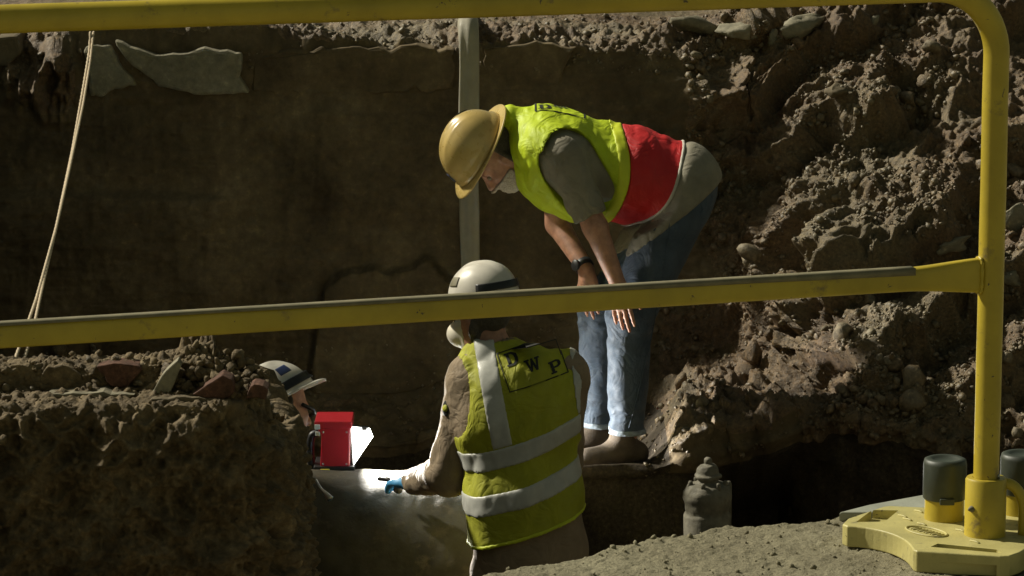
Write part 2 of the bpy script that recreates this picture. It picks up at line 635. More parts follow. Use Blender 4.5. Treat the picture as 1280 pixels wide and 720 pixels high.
for k, nr in enumerate(rows):
    t = np.linspace(0, 1, nr, endpoint=(k == len(rows) - 1))[:, None]
    (y0, z0), (y1, z1) = nodes[k], nodes[k + 1]
    Yg.append(y0 + (y1 - y0) * t)
    Zg.append(z0 + (z1 - z0) * t)
    vg.append(np.broadcast_to(k + t, (nr, nX)))
Yg, Zg, vg = np.concatenate(Yg), np.concatenate(Zg), np.concatenate(vg)
nV = Yg.shape[0]
BP = np.stack([np.broadcast_to(BX, (nV, nX)), Yg, Zg], -1)
# the boundary of the slope leans: move the wall's right part along X with height
flat = BP.reshape(-1, 3)
vv = vg.reshape(-1)
W = (w[None] + (w1 - w)[None] * sstep(4.9, 6.0, vg)).reshape(-1)
isw = sstep(4.7, 5.1, vv) * (1 - sstep(5.95, 6.05, vv))
# normals of the smooth loft
du = np.gradient(BP, axis=1)
dv = np.gradient(BP, axis=0)
nr_ = np.cross(du, dv)
nr_ /= np.linalg.norm(nr_, axis=-1, keepdims=True) + 1e-9
nr_ = nr_.reshape(-1, 3)
q = flat.copy()
low = fbm(q, 1.7, 3, 0.5, 1)
bil = fbm(q + low[:, None] * 0.08, 5.5, 4, 0.55, 21, 'b')
rid = fbm(q, 3.0, 4, 0.5, 31, 'r')
fine = fbm(q, 26, 3, 0.6, 41)
clod = 0.55 - worley(q + fine[:, None] * 0.01, 17, 51)
clod2 = 0.55 - worley(q + fine[:, None] * 0.008, 38, 61)
Wr = sstep(0.03, 0.4, W)
rub = np.clip(Wr + 0.45 * sstep(3.2, 4.0, vv) * (1 - sstep(4.6, 5.0, vv)) + 0.9 * sstep(5.96, 6.1, vv) + 0.6 * sstep(0.5, 0.62, flat[:, 0]) * (1 - sstep(5.06, 5.35, vv)) * sstep(3.2, 4.0, vv), 0, 1)
lump = sstep(0.0, 0.5, fbm(q, 2.3, 2, 0.5, 71) + 0.15)
d_wall = 0.05 * low + 0.02 * rid + 0.006 * fine + 0.018 * np.clip(bil, 0, 1) * lump
d_rub = 0.12 * low + 0.08 * rid - 0.06 * bil + 0.03 * clod + 0.026 * clod2 + 0.022 * fine
disp = d_wall * (1 - rub) + d_rub * rub
disp *= 1 - 0.8 * sstep(6.9, 8.2, vv)
# crumbling ribs under the paving at the far left
xl = P(70, 0, 13.7)[0]
ml = (1 - sstep(xl, xl + 0.12, flat[:, 0])) * sstep(-0.30, -0.08, flat[:, 2] - 0.17 + 0.25 * low) * isw
rb_ = fbm(q * np.array([2.2, 1, 0.8]), 4.2, 3, 0.55, 121, 'r')
disp += ml * (0.16 * np.clip(rb_, 0, 1) + 0.03 * clod + 0.02 * clod2 + 0.02 * fine)
rub = np.maximum(rub, ml * 0.9)
# broken skin of earth standing proud of the lower wall
cx = np.array([P(x, 400, 13.65)[0] for x in (300, 380, 396, 408, 440, 500, 535, 560, 600, 760)])
cz = np.array([P(400, y, 13.65)[2] for y in (900, 520, 420, 352, 336, 337, 322, 345, 356, 420)])
edge = ip(flat[:, 0], cx, cz) + 0.012 * fine + 0.02 * (noise3(q * 22, 91) - 0.5)
proud = sstep(-0.008, 0.03, edge - flat[:, 2]) * sstep(cx[1], cx[2], flat[:, 0]) * (1 - sstep(cx[8], cx[9], flat[:, 0]))
disp += isw * (1 - W) * proud * 0.055
# faint ledge across the upper left of the wall
lz = P(100, 238, 13.7)[2] + 0.02 * low
disp += isw * (1 - W) * 0.035 * sstep(0.0, 0.05, lz - flat[:, 2]) * (1 - sstep(P(255, 0, 13.7)[0], P(300, 0, 13.7)[0], flat[:, 0]))
# ribs of earth running down the slope
cc = (flat[:, 2] - 0.50 * flat[:, 0]) / 0.36 + 0.9 * low + 0.25 * rid + 0.15
saw = cc - np.floor(cc)
led = np.where(saw < 0.72, 1 - saw / 0.72, (saw - 0.72) / 0.28)
disp += W * isw * 0.17 * (led - 0.5) * (0.6 + 0.6 * sstep(-0.4, 0.4, fbm(q, 1.1, 2, 0.5, 77)))
# bedding and bucket marks in the cut wall
bed = flat * np.array([0.35, 0.35, 3.0])
disp += isw * (1 - W) * (0.010 * fbm(bed, 4.5, 3, 0.55, 111, 'r') + 0.006 * fbm(flat * np.array([3.2, 1, 0.35]), 3.4, 2, 0.5, 112, 'r'))
disp *= 1 - 0.75 * (1 - sstep(1.8, 2.4, vv))
feet = sstep(0.02, 0.16, flat[:, 0]) * (1 - sstep(0.44, 0.68, flat[:, 0])) * sstep(1.9, 2.3, vv) * (1 - sstep(4.55, 4.9, vv))
disp *= 1 - 0.9 * feet
pos = flat + nr_ * disp[:, None] * (1 if nr_[(nV // 2) * nX + nX // 2][1] < 0 else -1)
side = fbm(q, 4.5, 3, 0.5, 81)
ZFEET = P(770, 575, 12.62)[2] - 0.012
pos[:, 2] += feet * sstep(2.6, 3.2, vv) * (ZFEET + 0.012 * fine - pos[:, 2])
pos[:, 0] += W * isw * 0.05 * side
NRM = nr_ * (1 if nr_[(nV // 2) * nX + nX // 2][1] < 0 else -1)
F = grid_faces(nX, nV)
bank = mk('earth_bank', pos, F, M['wall'])
tag(bank, 'excavated earth bank with a cut wall at left and rubble slope at right', 'earth bank', kind='structure')
bank.data.materials.append(M['slope'])
bank.data.materials.append(M['floor'])
fm = F[:, 0]
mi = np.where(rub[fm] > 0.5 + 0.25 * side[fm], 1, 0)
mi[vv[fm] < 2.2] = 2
mi[feet[fm] > 0.4] = 2  # shade on the shelf round the shoes, put into the earth colour
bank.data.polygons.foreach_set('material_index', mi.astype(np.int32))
bvh_bank = None


def bank_at(X, v):
    """a point and normal on the bank by X and profile position"""
    i = int(np.argmin(np.abs(BX - X)))
    col = vg[:, i]
    j = int(np.argmin(np.abs(col - v)))
    k = j * nX + i
    return pos[k], NRM[k]


# ---- pit floor
gx = np.linspace(-5.5, 5.5, 260)
gy = np.linspace(5.0, 14.5, 220)
GX, GY = np.meshgrid(gx, gy)
fp = np.stack([GX.ravel(), GY.ravel(), np.zeros(GX.size)], 1)
fp[:, 2] = -2.2 + 0.12 * fbm(fp, 1.2, 5, 0.55, 7) + 0.04 * fbm(fp, 6, 3, 0.5, 8, 'b')
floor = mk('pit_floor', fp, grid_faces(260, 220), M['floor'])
tag(floor, 'dark muddy floor of the pit', 'pit floor', kind='structure')

# ---- street on the near side, its broken edge over the pit
ex = [(-200, 1000), (60, 900), (330, 800), (540, 733), (590, 720), (640, 707), (690, 699), (740, 690), (800, 671), (860, 657), (930, 648), (1000, 644),
      (1050, 636), (1100, 629), (1160, 618), (1280, 606), (1500, 590), (1900, 570)]
ew = np.array([PZ(a, b, 0.0) for a, b in ex])
sx = np.concatenate([np.linspace(-9, -0.35, 120), np.arange(-0.34, 1.25, 0.0045), np.linspace(1.26, 9, 120)])
eY = ip(sx, np.concatenate([[-9], ew[:, 0], [9]]), np.concatenate([[ew[0, 1] - 0.4], ew[:, 1], [ew[-1, 1] + 0.6]]))
z0_ = sx * 0
eY = eY + 0.022 * (noise3(np.stack([sx * 14, z0_, z0_], 1), 2) - 0.5) + 0.012 * (noise3(np.stack([sx * 45, z0_, z0_], 1), 4) - 0.5)
tt = np.concatenate([np.linspace(0, 0.9, 190), 0.9 + np.linspace(0.05, 1, 40) ** 2 * 16])
S = np.stack([np.broadcast_to(sx, (len(tt), len(sx))), eY[None] - tt[:, None], np.zeros((len(tt), len(sx)))], -1)
sq = S.reshape(-1, 3)
near = 1 - sstep(0.5, 2.5, np.repeat(tt, len(sx)))
sq[:, 2] = near * (0.014 * fbm(sq, 5, 4, 0.55, 15) + 0.005 * fbm(sq, 60, 3, 0.7, 16) + 0.0025 * (0.5 - worley(sq, 80, 17)))
sq[:, 2] -= 0.035 * (1 - sstep(0, 0.05, np.repeat(tt, len(sx)))) ** 2
top = sq.reshape(len(tt), len(sx), 3)
sk = []
for dz, dy in ((-2.4, -0.15), (-0.6, -0.06), (-0.15, 0.0), (-0.03, 0.012)):
    r = top[0].copy()
    r[:, 2] += dz
    r[:, 1] += dy
    sk.append(r)
S = np.concatenate([np.array(sk), top])
street = mk('ground', S.reshape(-1, 3), grid_faces(len(sx), S.shape[0])[:, ::-1].copy(), M['street'])
tag(street, 'dusty grey street surface along the near edge of the pit', 'ground', kind='structure')

# ---- unseen earth face added left of the picture to shade the pipe
ly = np.linspace(9.6, 14.2, 120)
lz_ = np.concatenate([np.linspace(-2.4, 0.15, 70), np.full(30, 0.17)])
lo_x = np.concatenate([np.linspace(0.12, 0, 70), -np.linspace(0.02, 3.2, 30)])
shade_face = np.stack([np.broadcast_to((-2.12 + lo_x)[:, None], (100, 120)), np.broadcast_to(ly, (100, 120)), np.broadcast_to(lz_[:, None], (100, 120))], -1).reshape(-1, 3).copy()
shade_face[:, 0] += 0.07 * fbm(shade_face, 2.2, 4, 0.55, 201) - 1.4 * sstep(12.9, 13.7, shade_face[:, 1])
shade_face[:, 2] += 0.03 * fbm(shade_face, 3.0, 4, 0.55, 202)
o = mk('earth_bank', shade_face, grid_faces(120, 100), M['wall'])
tag(o, 'unseen earth face added at the left of the pit to shade the pipe', 'earth bank', kind='structure')

# ---- streets left, right and beyond, out of the picture
for nm, x0, x1, y0, y1, z in (('ground', -60, 60, 17.3, 90, 0.19), ('ground', -60, -5.0, -12, 17.3, 0.0), ('ground', 4.4, 60, -12, 17.3, 0.02), ('ground', -60, 60, -60, -10.5, -0.004)):
    V, Fq = box(((x0 + x1) / 2, (y0 + y1) / 2, z - 1.5), ((x1 - x0) / 2, 0, 0), (0, (y1 - y0) / 2, 0), (0, 0, 1.5))
    o = mk(nm, V, Fq, M['street'], smooth=False)
    tag(o, 'dusty street surface around the pit', 'ground', kind='structure')

# ---- block of undug earth on the left, nearer the camera
path = [(-2.6, 7.62), (-1.3, 7.72), (-0.85, 7.75), (-0.66, 7.76), (-0.585, 7.80), (-0.55, 7.88), (-0.545, 8.05), (-0.58, 8.5), (-0.72, 9.4)]
path = np.array(path)
seg = np.linalg.norm(np.diff(path, axis=0), axis=1)
cum = np.concatenate([[0], np.cumsum(seg)])
us = np.concatenate([np.linspace(0, 1.1, 60, endpoint=False), np.arange(1.1, cum[-1] - 0.6, 0.0042), np.linspace(cum[-1] - 0.6, cum[-1], 60)])
PX = np.interp(us, cum, path[:, 0])
PY = np.interp(us, cum, path[:, 1])
ker = np.ones(9) / 9
PX = np.convolve(np.pad(PX, 4, 'edge'), ker, 'valid')
PY = np.convolve(np.pad(PY, 4, 'edge'), ker, 'valid')
tx, ty = np.gradient(PX), np.gradient(PY)
tl = np.hypot(tx, ty)
inx, iny = -ty / tl, tx / tl                                   # towards the block's inside
prof = [(-0.16, -2.4), (-0.10, -0.9), (-0.02, -0.45), (0.0, -0.06), (0.02, -0.012), (0.12, 0.0), (0.155, 0.004), (0.165, 0.05), (0.185, 0.058), (0.30, 0.052), (0.36, -0.1), (0.9, -0.9)]
prow = [12, 70, 110, 14, 26, 12, 26, 8, 40, 16, 14]
off, zz, pv = [], [], []
for k, nr in enumerate(prow):
    t = np.linspace(0, 1, nr, endpoint=(k == len(prow) - 1))
    off.append(prof[k][0] + (prof[k + 1][0] - prof[k][0]) * t)
    zz.append(prof[k][1] + (prof[k + 1][1] - prof[k][1]) * t)
    pv.append(k + t)
off, zz, pv = map(np.concatenate, (off, zz, pv))
BL = np.stack([PX[None] + inx[None] * off[:, None], PY[None] + iny[None] * off[:, None], np.broadcast_to(zz[:, None], (len(zz), len(us)))], -1)
# the block falls away towards its right end
fall = sstep(-0.64, -0.53, BL[..., 0]) * sstep(-0.9, -0.1, BL[..., 2])
BL[..., 2] -= 0.12 * fall
BL[..., 2] -= 0.42 * np.clip(BL[..., 1] - 8.06, 0, None) * sstep(-0.3, 0.0, BL[..., 2])
du = np.gradient(BL, axis=1)
dv = np.gradient(BL, axis=0)
bn = np.cross(du, dv)
bn /= np.linalg.norm(bn, axis=-1, keepdims=True) + 1e-9
bq = BL.reshape(-1, 3)
bn = bn.reshape(-1, 3)
if bn[np.argmax(pv > 8.3) * len(us) + len(us) // 3][2] < 0:
    bn = -bn
pvv = np.repeat(pv, len(us))
b_low = fbm(bq, 3.5, 3, 0.5, 101)
b_bil = fbm(bq, 11, 4, 0.6, 102, 'b')
b_fin = fbm(bq, 55, 3, 0.6, 103)
b_cl = 0.5 - worley(bq + b_fin[:, None] * 0.006, 34, 104)
b_cl2 = 0.5 - worley(bq + b_fin[:, None] * 0.004, 80, 105)
topm = sstep(3.0, 4.0, pvv)
bd = (1 - topm) * (0.07 * b_low - 0.06 * b_bil + 0.02 * b_cl + 0.008 * b_fin + 0.008 * b_cl2) + topm * (0.012 * b_low - 0.012 * b_bil + 0.016 * b_cl + 0.01 * b_cl2 + 0.004 * b_fin)
bpos = bq + bn * bd[:, None]
# heap of clods on top
for hx, hy, hr, hh in ((P(240, 440, 8.0)[0], 7.98, 0.034, 0.062), (P(272, 450, 8.0)[0], 7.97, 0.05, 0.050), (P(312, 465, 7.98)[0], 7.96, 0.045, 0.050), (P(326, 475, 7.97)[0], 7.95, 0.03, 0.03),
                       (P(205, 455, 8.0)[0], 7.98, 0.03, 0.022), (P(262, 490, 7.88)[0], 7.88, 0.04, 0.018)):
    dd = np.hypot(bq[:, 0] - hx, (bq[:, 1] - hy) * 0.8)
    bpos[:, 2] += topm * hh * np.exp(-(dd / hr) ** 2) * (0.85 + 1.1 * b_cl + 0.5 * b_cl2 + 0.4 * b_bil)
block = mk('earth_block', bpos, grid_faces(len(us), len(zz)), M['block'])
tag(block, 'rough block of undug earth with layered broken top at left', 'earth block', kind='structure')


# ---- rocks
def ico(sub):
    bpy_me = bpy.data.meshes.new('t')
    import bmesh
    bm = bmesh.new()
    bmesh.ops.create_icosphere(bm, subdivisions=sub, radius=1)
    V = np.array([v.co[:] for v in bm.verts])
    F = np.array([[v.index for v in f.verts] for f in bm.faces])
    bm.free()
    bpy.data.meshes.remove(bpy_me)
    return V, F


def rock(sub, seed, sharp=0.35):
    V, F = ico(sub)
    r = np.random.default_rng(seed)
    for _ in range(9):                                   # chip flats off a ball
        n = nrm(r.normal(size=3))
        d = r.uniform(0.5, 0.85)
        h = V @ n - d
        V = V - np.where(h > 0, h * 0.9, 0)[:, None] * n
    V = V * (1 + sharp * 0.5 * fbm(V + seed, 1.7, 3, 0.5, seed)[:, None])
    V = V * r.uniform(0.5, 1.15, 3)
    return V, F


def rand_rot(r):
    a = r.normal(size=(3, 3))
    qm, _ = np.linalg.qr(a)
    return qm


def scatter(name, base, pts, nor, sizes, mat, label, cat, sink=0.25):
    Vs, Fs, o = [], [], 0
    for i in range(len(pts)):
        V, F = base[i % len(base)]
        Vs.append((V * sizes[i]) @ rand_rot(rng).T + pts[i] + nor[i] * sizes[i] * sink)
        Fs.append(F + o)
        o += len(V)
    ob = mk(name, np.concatenate(Vs), np.concatenate(Fs), mat, smooth=False)
    return tag(ob, label, cat, kind='stuff')


small = [rock(1, 300 + k, 0.8) for k in range(10)]
big = [rock(2, 400 + k, 1.0) for k in range(10)]
vis = (np.abs(pos[:, 0]) < 2.4)
m_slope = np.argwhere(vis & (rub > 0.6) & (vv > 2.6) & (vv < 6.6) & (W > 0.15)).ravel()
m_top = np.argwhere(vis & (vv > 5.93) & (vv < 8.0)).ravel()
m_ledge = np.argwhere(vis & (vv > 2.5) & (vv < 5.25) & (flat[:, 0] > 0.47)).ravel()
m_foot = np.argwhere(vis & (vv > 4.0) & (vv < 5.15) & (W < 0.4)).ravel()
dens = noise3(pos[m_slope] * 3.1, 5)
m_slope = m_slope[dens > 0.42]
pick = np.concatenate([rng.choice(m_slope, 7500), rng.choice(m_top, 2200), rng.choice(m_ledge, 2000), rng.choice(m_foot, 700)])
sz = 0.0045 * (1 - rng.random(len(pick))) ** -0.42
sz = np.minimum(sz, 0.022)
scatter('gravel', small, pos[pick], NRM[pick], sz, M['gravel'], 'loose gravel and small clods strewn over the bank', 'gravel')
m_b = np.argwhere((pvv > 3.6) & (pvv < 9.2) & (bq[:, 0] > -1.45)).ravel()
m_bf = np.argwhere((pvv > 1.2) & (pvv < 3.5) & (bq[:, 0] > -1.45)).ravel()
pick = np.concatenate([rng.choice(m_b, 1500), rng.choice(m_bf, 350)])
sz = np.minimum(0.0028 * (1 - rng.random(len(pick))) ** -0.45, 0.016)
scatter('gravel', small, bpos[pick], bn[pick], sz, M['block'], 'crumbs of soil on the earth block at left', 'soil crumbs')
pk = rng.choice(np.argwhere((np.repeat(tt, len(sx)) < 0.7) & (sq[:, 0] > -0.3) & (sq[:, 0] < 1.2)).ravel(), 900)
scatter('gravel', small, sq[pk], np.tile([0, 0, 1.0], (len(pk), 1)), np.minimum(0.0016 * (1 - rng.random(len(pk))) ** -0.5, 0.008), M['street'], 'fine grit lying on the near street surface', 'grit')

# stones and clods big enough to pick out: parts of the bank
rock_me = []
for k, (V, F) in enumerate(big):
    for mt in ('stone', 'slope', 'gravel', 'block'):
        o = mk('stone', V, F, M[mt], smooth=False)
        rock_me.append(o.data)
        bpy.data.objects.remove(o)


def stone(p, n, size, mt, parent, rot=None, scl=(1, 1, 1)):
    o = bpy.data.objects.new('stone', rock_me[rng.integers(0, len(big)) * 4 + mt])
    COL.objects.link(o)
    o.parent = parent
    R = Matrix(rand_rot(rng).tolist()).to_4x4() if rot is None else rot
    o.matrix_basis = Matrix.Translation(Vector((p + n * size * 0.3).tolist())) @ R @ Matrix.Diagonal((size * scl[0], size * scl[1], size * scl[2], 1))
    return o


for k in rng.choice(m_slope, 130):
    stone(pos[k], NRM[k], min(0.016 + 0.008 * (1 - rng.random()) ** -0.5, 0.055), int(rng.choice([0, 1, 1, 2])), bank)
for k in rng.choice(m_ledge, 40):
    stone(pos[k], NRM[k], rng.uniform(0.014, 0.034), int(rng.choice([0, 1, 2])), bank)
for k in rng.choice(m_foot, 20):
    stone(pos[k], NRM[k], rng.uniform(0.025, 0.06), 1, bank)
for k in rng.choice(np.argwhere((pvv > 4) & (pvv < 9) & (bq[:, 0] > -1.3)).ravel(), 26):
    stone(bpos[k], bn[k], rng.uniform(0.009, 0.022), int(rng.choice([0, 1, 1])), block)


for k in range(190):
    hx = rng.uniform(188, 336)
    topy = np.interp(hx, [188, 215, 240, 262, 300, 330, 350], [486, 448, 424, 434, 444, 462, 490])
    f_ = rng.random() ** 0.8
    hy = 498 + (topy - 498) * f_
    stone(P(hx, hy, 7.83 + 0.11 * f_), np.zeros(3), rng.uniform(0.007, 0.02), 3, block, None, tuple(rng.uniform(0.6, 1.35, 3)))

# slabs of old paving left in the top of the cut wall
def slab_px(name, px, Y, depth, mat, parent, jag=0.012, seed=0, bev=0.012):
    r = np.random.default_rng(seed)
    pts = []
    n = len(px)
    for i in range(n):
        a, b = np.array(px[i], float), np.array(px[(i + 1) % n], float)
        m = max(2, int(np.linalg.norm(b - a) / 9))
        for t in np.linspace(0, 1, m, endpoint=False):
            p = P(*(a + (b - a) * t), Y)
            pts.append(p + r.normal(size=3) * jag * np.array([1, 0.15, 1]))
    V, F = prism(pts, (0, depth, 0.0))
    o = mk(name, V, F, mat, parent, smooth=False)
    bevel(o, bev, 2, 50)
    return o


slab_px('paving_slab', [(142, 50), (158, 76), (200, 108), (243, 119), (312, 117), (300, 96), (303, 66), (255, 60), (205, 70), (172, 62)], 13.70, 0.3, M['concrete'], bank, 0.0035, 1, 0.02)
slab_px('paving_slab', [(106, 58), (112, 122), (128, 122), (142, 112), (172, 108), (150, 80), (138, 55)], 13.725, 0.3, M['concrete'], bank, 0.0035, 2, 0.02)
slab_px('paving_slab', [(-10, 48), (-10, 78), (8, 84), (24, 66), (22, 46)], 13.70, 0.3, M['concrete_dark'], bank, 0.005, 3)
slab_px('paving_slab', [(316, 66), (310, 116), (400, 118), (480, 116), (566, 112), (568, 62), (480, 58), (400, 62)], 13.765, 0.25, M['wall'], bank, 0.008, 4)
slab_px('paving_slab', [(606, 60), (604, 108), (640, 112), (700, 100), (720, 60), (660, 52)], 13.765, 0.25, M['wall'], bank, 0.008, 5)

# broken concrete thrown up on the far right edge: things of their own
rel = pos - np.array([0, 0, CAMZ])
dep = rel[:, 1] * CT - rel[:, 2] * ST
BPX = 640 + FPX * rel[:, 0] / dep
BPY = 360 - FPX * (rel[:, 1] * ST + rel[:, 2] * CT) / dep


def bank_px(px, py):
    """the bank's surface where the line of sight meets it"""
    m = np.argwhere((np.abs(BPX - px) < 5) & (np.abs(BPY - py) < 5)).ravel()
    if not len(m):
        m = np.array([np.argmin(np.hypot(BPX - px, BPY - py))])
    k = m[np.argmin(pos[m, 1])]
    return pos[k], NRM[k]


def chunk(px, py, size, scl, rz, tilt, label, mat='concrete', seed=0):
    hit, nn = bank_px(px, py)
    V, F = rock(3, seed, 0.9)
    V = V + 0.2 * np.stack([fbm(V, 2.4, 4, 0.65, seed + k) for k in range(3)], 1)
    V = V * np.asarray(scl) * size
    R = np.array(Matrix.Rotation(rz, 3, 'Z') @ Matrix.Rotation(tilt, 3, 'Y'))
    V = V @ R.T + hit + nn * size * min(scl) * 0.3
    ob = mk('concrete_chunk', V, F, M[mat], smooth=False)
    return tag(ob, label, 'rubble', 'broken concrete along the top of the bank')


chunk(868, 34, 0.120, (1.1, 0.6, 0.42), 0.2, 0.25, 'pale jagged concrete slab jutting out at the top of the bank, leftmost of the rubble', seed=31)
chunk(925, 46, 0.088, (1.0, 0.6, 0.6), -0.2, 0.0, 'squat grey concrete block beside the jagged slab at the bank top', seed=32)
chunk(962, 48, 0.048, (0.5, 0.5, 1.1), 0.1, 0.1, 'small upright pointed concrete piece beside the squat grey block', seed=33)
chunk(1000, 30, 0.104, (1.2, 0.6, 0.5), 0.4, -0.25, 'large pale lump of crushed concrete right of the upright pointed piece', seed=34)
chunk(1096, 25, 0.044, (0.5, 0.4, 1.3), 0.3, 0.6, 'narrow tilted pale slab near the curved corner of the barrier', seed=35)
chunk(1042, 118, 0.044, (0.9, 0.8, 0.9), 0.3, 0.1, 'rounded blue-grey cobble half buried in the rubble slope', 'concrete_dark', seed=36)
chunk(1262, 283, 0.072, (0.9, 0.5, 0.9), 0.2, 0.3, 'pale flat rock right of the yellow post, upper of two', seed=37)
chunk(1266, 350, 0.064, (1.0, 0.5, 0.6), -0.1, 0.1, 'pale flat rock right of the yellow post, lower of two', seed=38)
chunk(1195, 305, 0.060, (1.2, 0.5, 0.5), 0.1, -0.3, 'pale flat rock on the slope just left of the yellow post', seed=39)

# ---- bricks and flat stones sticking out of the block's broken top
def block_px(px, py):
    r = bpos - np.array([0, 0, CAMZ])
    dp = r[:, 1] * CT - r[:, 2] * ST
    a = 640 + FPX * r[:, 0] / dp
    b = 360 - FPX * (r[:, 1] * ST + r[:, 2] * CT) / dp
    m = np.argwhere((np.abs(a - px) < 4) & (np.abs(b - py) < 4)).ravel()
    if not len(m):
        m = np.array([np.argmin(np.hypot(a - px, b - py))])
    return bpos[m[np.argmin(bpos[m, 1])]]


for nm, mt, Y, dep, px in (('brick', 'brick', 7.885, 0.07, [(121, 458), (150, 455), (173, 457), (177, 463), (166, 475), (158, 485), (139, 484), (131, 472)]),
                           ('brick', 'brick', 7.81, 0.08, [(240, 494), (256, 482), (277, 470), (290, 474), (293, 490), (284, 498), (258, 498)]),
                           ('brick', 'brick', 7.80, 0.07, [(309, 498), (313, 484), (324, 479), (334, 487), (331, 500)]),
                           ('paving_piece', 'concrete', 7.84, 0.05, [(186, 497), (196, 478), (208, 462), (224, 450), (226, 458), (217, 480), (212, 497)]),
                           ('paving_piece', 'concrete_dark', 7.80, 0.09, [(182, 506), (190, 498), (230, 497), (268, 499), (300, 503), (296, 509), (240, 508)]),
                           ('paving_piece', 'concrete', 7.83, 0.08, [(48, 497), (60, 493), (120, 491), (166, 494), (160, 498), (100, 499)]),
                           ('paving_piece', 'block', 7.895, 0.08, [(52, 494), (50, 470), (58, 459), (86, 458), (101, 468), (104, 486), (96, 496)]),
                           ('paving_piece', 'block', 7.90, 0.08, [(8, 494), (4, 472), (12, 456), (36, 458), (46, 470), (44, 494)])):
    slab_px(nm, px, Y, dep, M[mt], block, 0.0016, int(px[0][0]), 0.003)

# ================================================================ things
# ---- yellow barrier
zb = 0.045
foot = PZ(1231, 668, zb)
rdir = nrm([2.956, CT + 772 / FPX * ST, 0.0])
rdir[2] = 0


def on_barrier(px, py):
    """the barrier's plane (upright, through the post, along the rails) under a pixel"""
    n = np.array([-rdir[1], rdir[0], 0])
    d = P(px, py, 1.0) - np.array([0, 0, CAMZ])
    t = (foot - np.array([0, 0, CAMZ])) @ n / (d @ n)
    return np.array([0, 0, CAMZ]) + d * t


barrier = empty('barrier', (foot[0], foot[1], 0), 'yellow tubular steel barrier with two rails standing at the pit edge', 'barrier')
up = np.array([0, 0, 1.0])
r_t = 0.0240
z_top = on_barrier(1236, -16)[2]
Rb = 0.125
LEN = 2.45
pth = [foot + up * h for h in np.linspace(0, z_top - zb - Rb, 12)]
cen = np.array([foot[0], foot[1], z_top - Rb]) - rdir * Rb
for a in np.linspace(0, math.pi / 2, 14)[1:]:
    pth.append(cen + rdir * Rb * math.cos(a) + up * Rb * math.sin(a))
cen2 = cen - rdir * (LEN - 2 * Rb)
pth += [cen + up * Rb + (cen2 - cen) * t for t in np.linspace(0, 1, 30)[1:-1]]
for a in np.linspace(math.pi / 2, math.pi, 14):
    pth.append(cen2 + rdir * Rb * math.cos(a) + up * Rb * math.sin(a))
foot2 = foot - rdir * LEN
pth += [np.array([foot2[0], foot2[1], h]) for h in np.linspace(z_top - Rb, zb, 12)[1:]]
V, F = sweep(pth, r_t, 28)
V = V + 0.0008 * fbm(V, 9, 2, 0.5, 3)[:, None]
mk('tube_frame', V, F, M['paint'], barrier)
# mid rail: flattened tube that flares where it meets the post
zm = on_barrier(1222, 344)[2]
A = np.array([foot[0], foot[1], zm])
B_ = np.array([foot2[0], foot2[1], zm])
out = np.array([rdir[1], -rdir[0], 0])                        # towards the camera
ts = np.concatenate([np.linspace(0.0, 0.09, 14), np.linspace(0.1, 0.95, 40)])
ringV = []
for t in ts:
    c = A + (B_ - A) * t
    fl = 1 - sstep(0.0, 0.075, t)
    hz = 0.0215 + 0.0115 * fl
    ht = 0.015 - 0.004 * fl
    th = np.linspace(0, 2 * np.pi, 24, endpoint=False)
    e = 0.55
    ringV.append(c + np.outer(np.sign(np.sin(th)) * np.abs(np.sin(th)) ** e * hz, up) + np.outer(np.sign(np.cos(th)) * np.abs(np.cos(th)) ** e * ht, out))
V = np.concatenate(ringV)
Fm = [tuple(f) for f in grid_faces(24, len(ts), True)]
mk('mid_rail', V, Fm, M['paint'], barrier)
th = np.linspace(0, 2 * np.pi, 40)
bead = [A - rdir * (r_t * 0.86 + 0.004) + up * 0.0325 * np.sign(math.sin(a)) * abs(math.sin(a)) ** 0.6 + out * 0.0125 * np.sign(math.cos(a)) * abs(math.cos(a)) ** 0.6 for a in th]
V, F = sweep(bead, 0.0035 * (1 + 0.25 * np.sin(np.arange(40) * 2.1)), 8, caps=False)
mk('weld_bead', V, F, M['paint'], barrier)
# worn grey tape along the rail's upper edge
t0, t1 = 0.066, 0.95
pts_a, pts_b = [], []
for t in np.linspace(t0, t1, 50):
    c = A + (B_ - A) * t
    hgt = ip(t, [t0, 0.2, 0.6, 0.95], [0.013, 0.009, 0.004, 0.004])
    for L, z in ((pts_a, 0.0226), (pts_b, 0.0226 - hgt)):
        L.append(c + up * z + out * 0.0158)
pts_c = [a - out * 0.02 + up * 0.0006 for a in pts_a]
V = np.concatenate([pts_b, pts_a, pts_c])
o = mk('tape_strip', V, grid_faces(50, 3), M['tape'], barrier, smooth=False)
m = o.modifiers.new('thick', 'SOLIDIFY')
m.thickness = 0.001


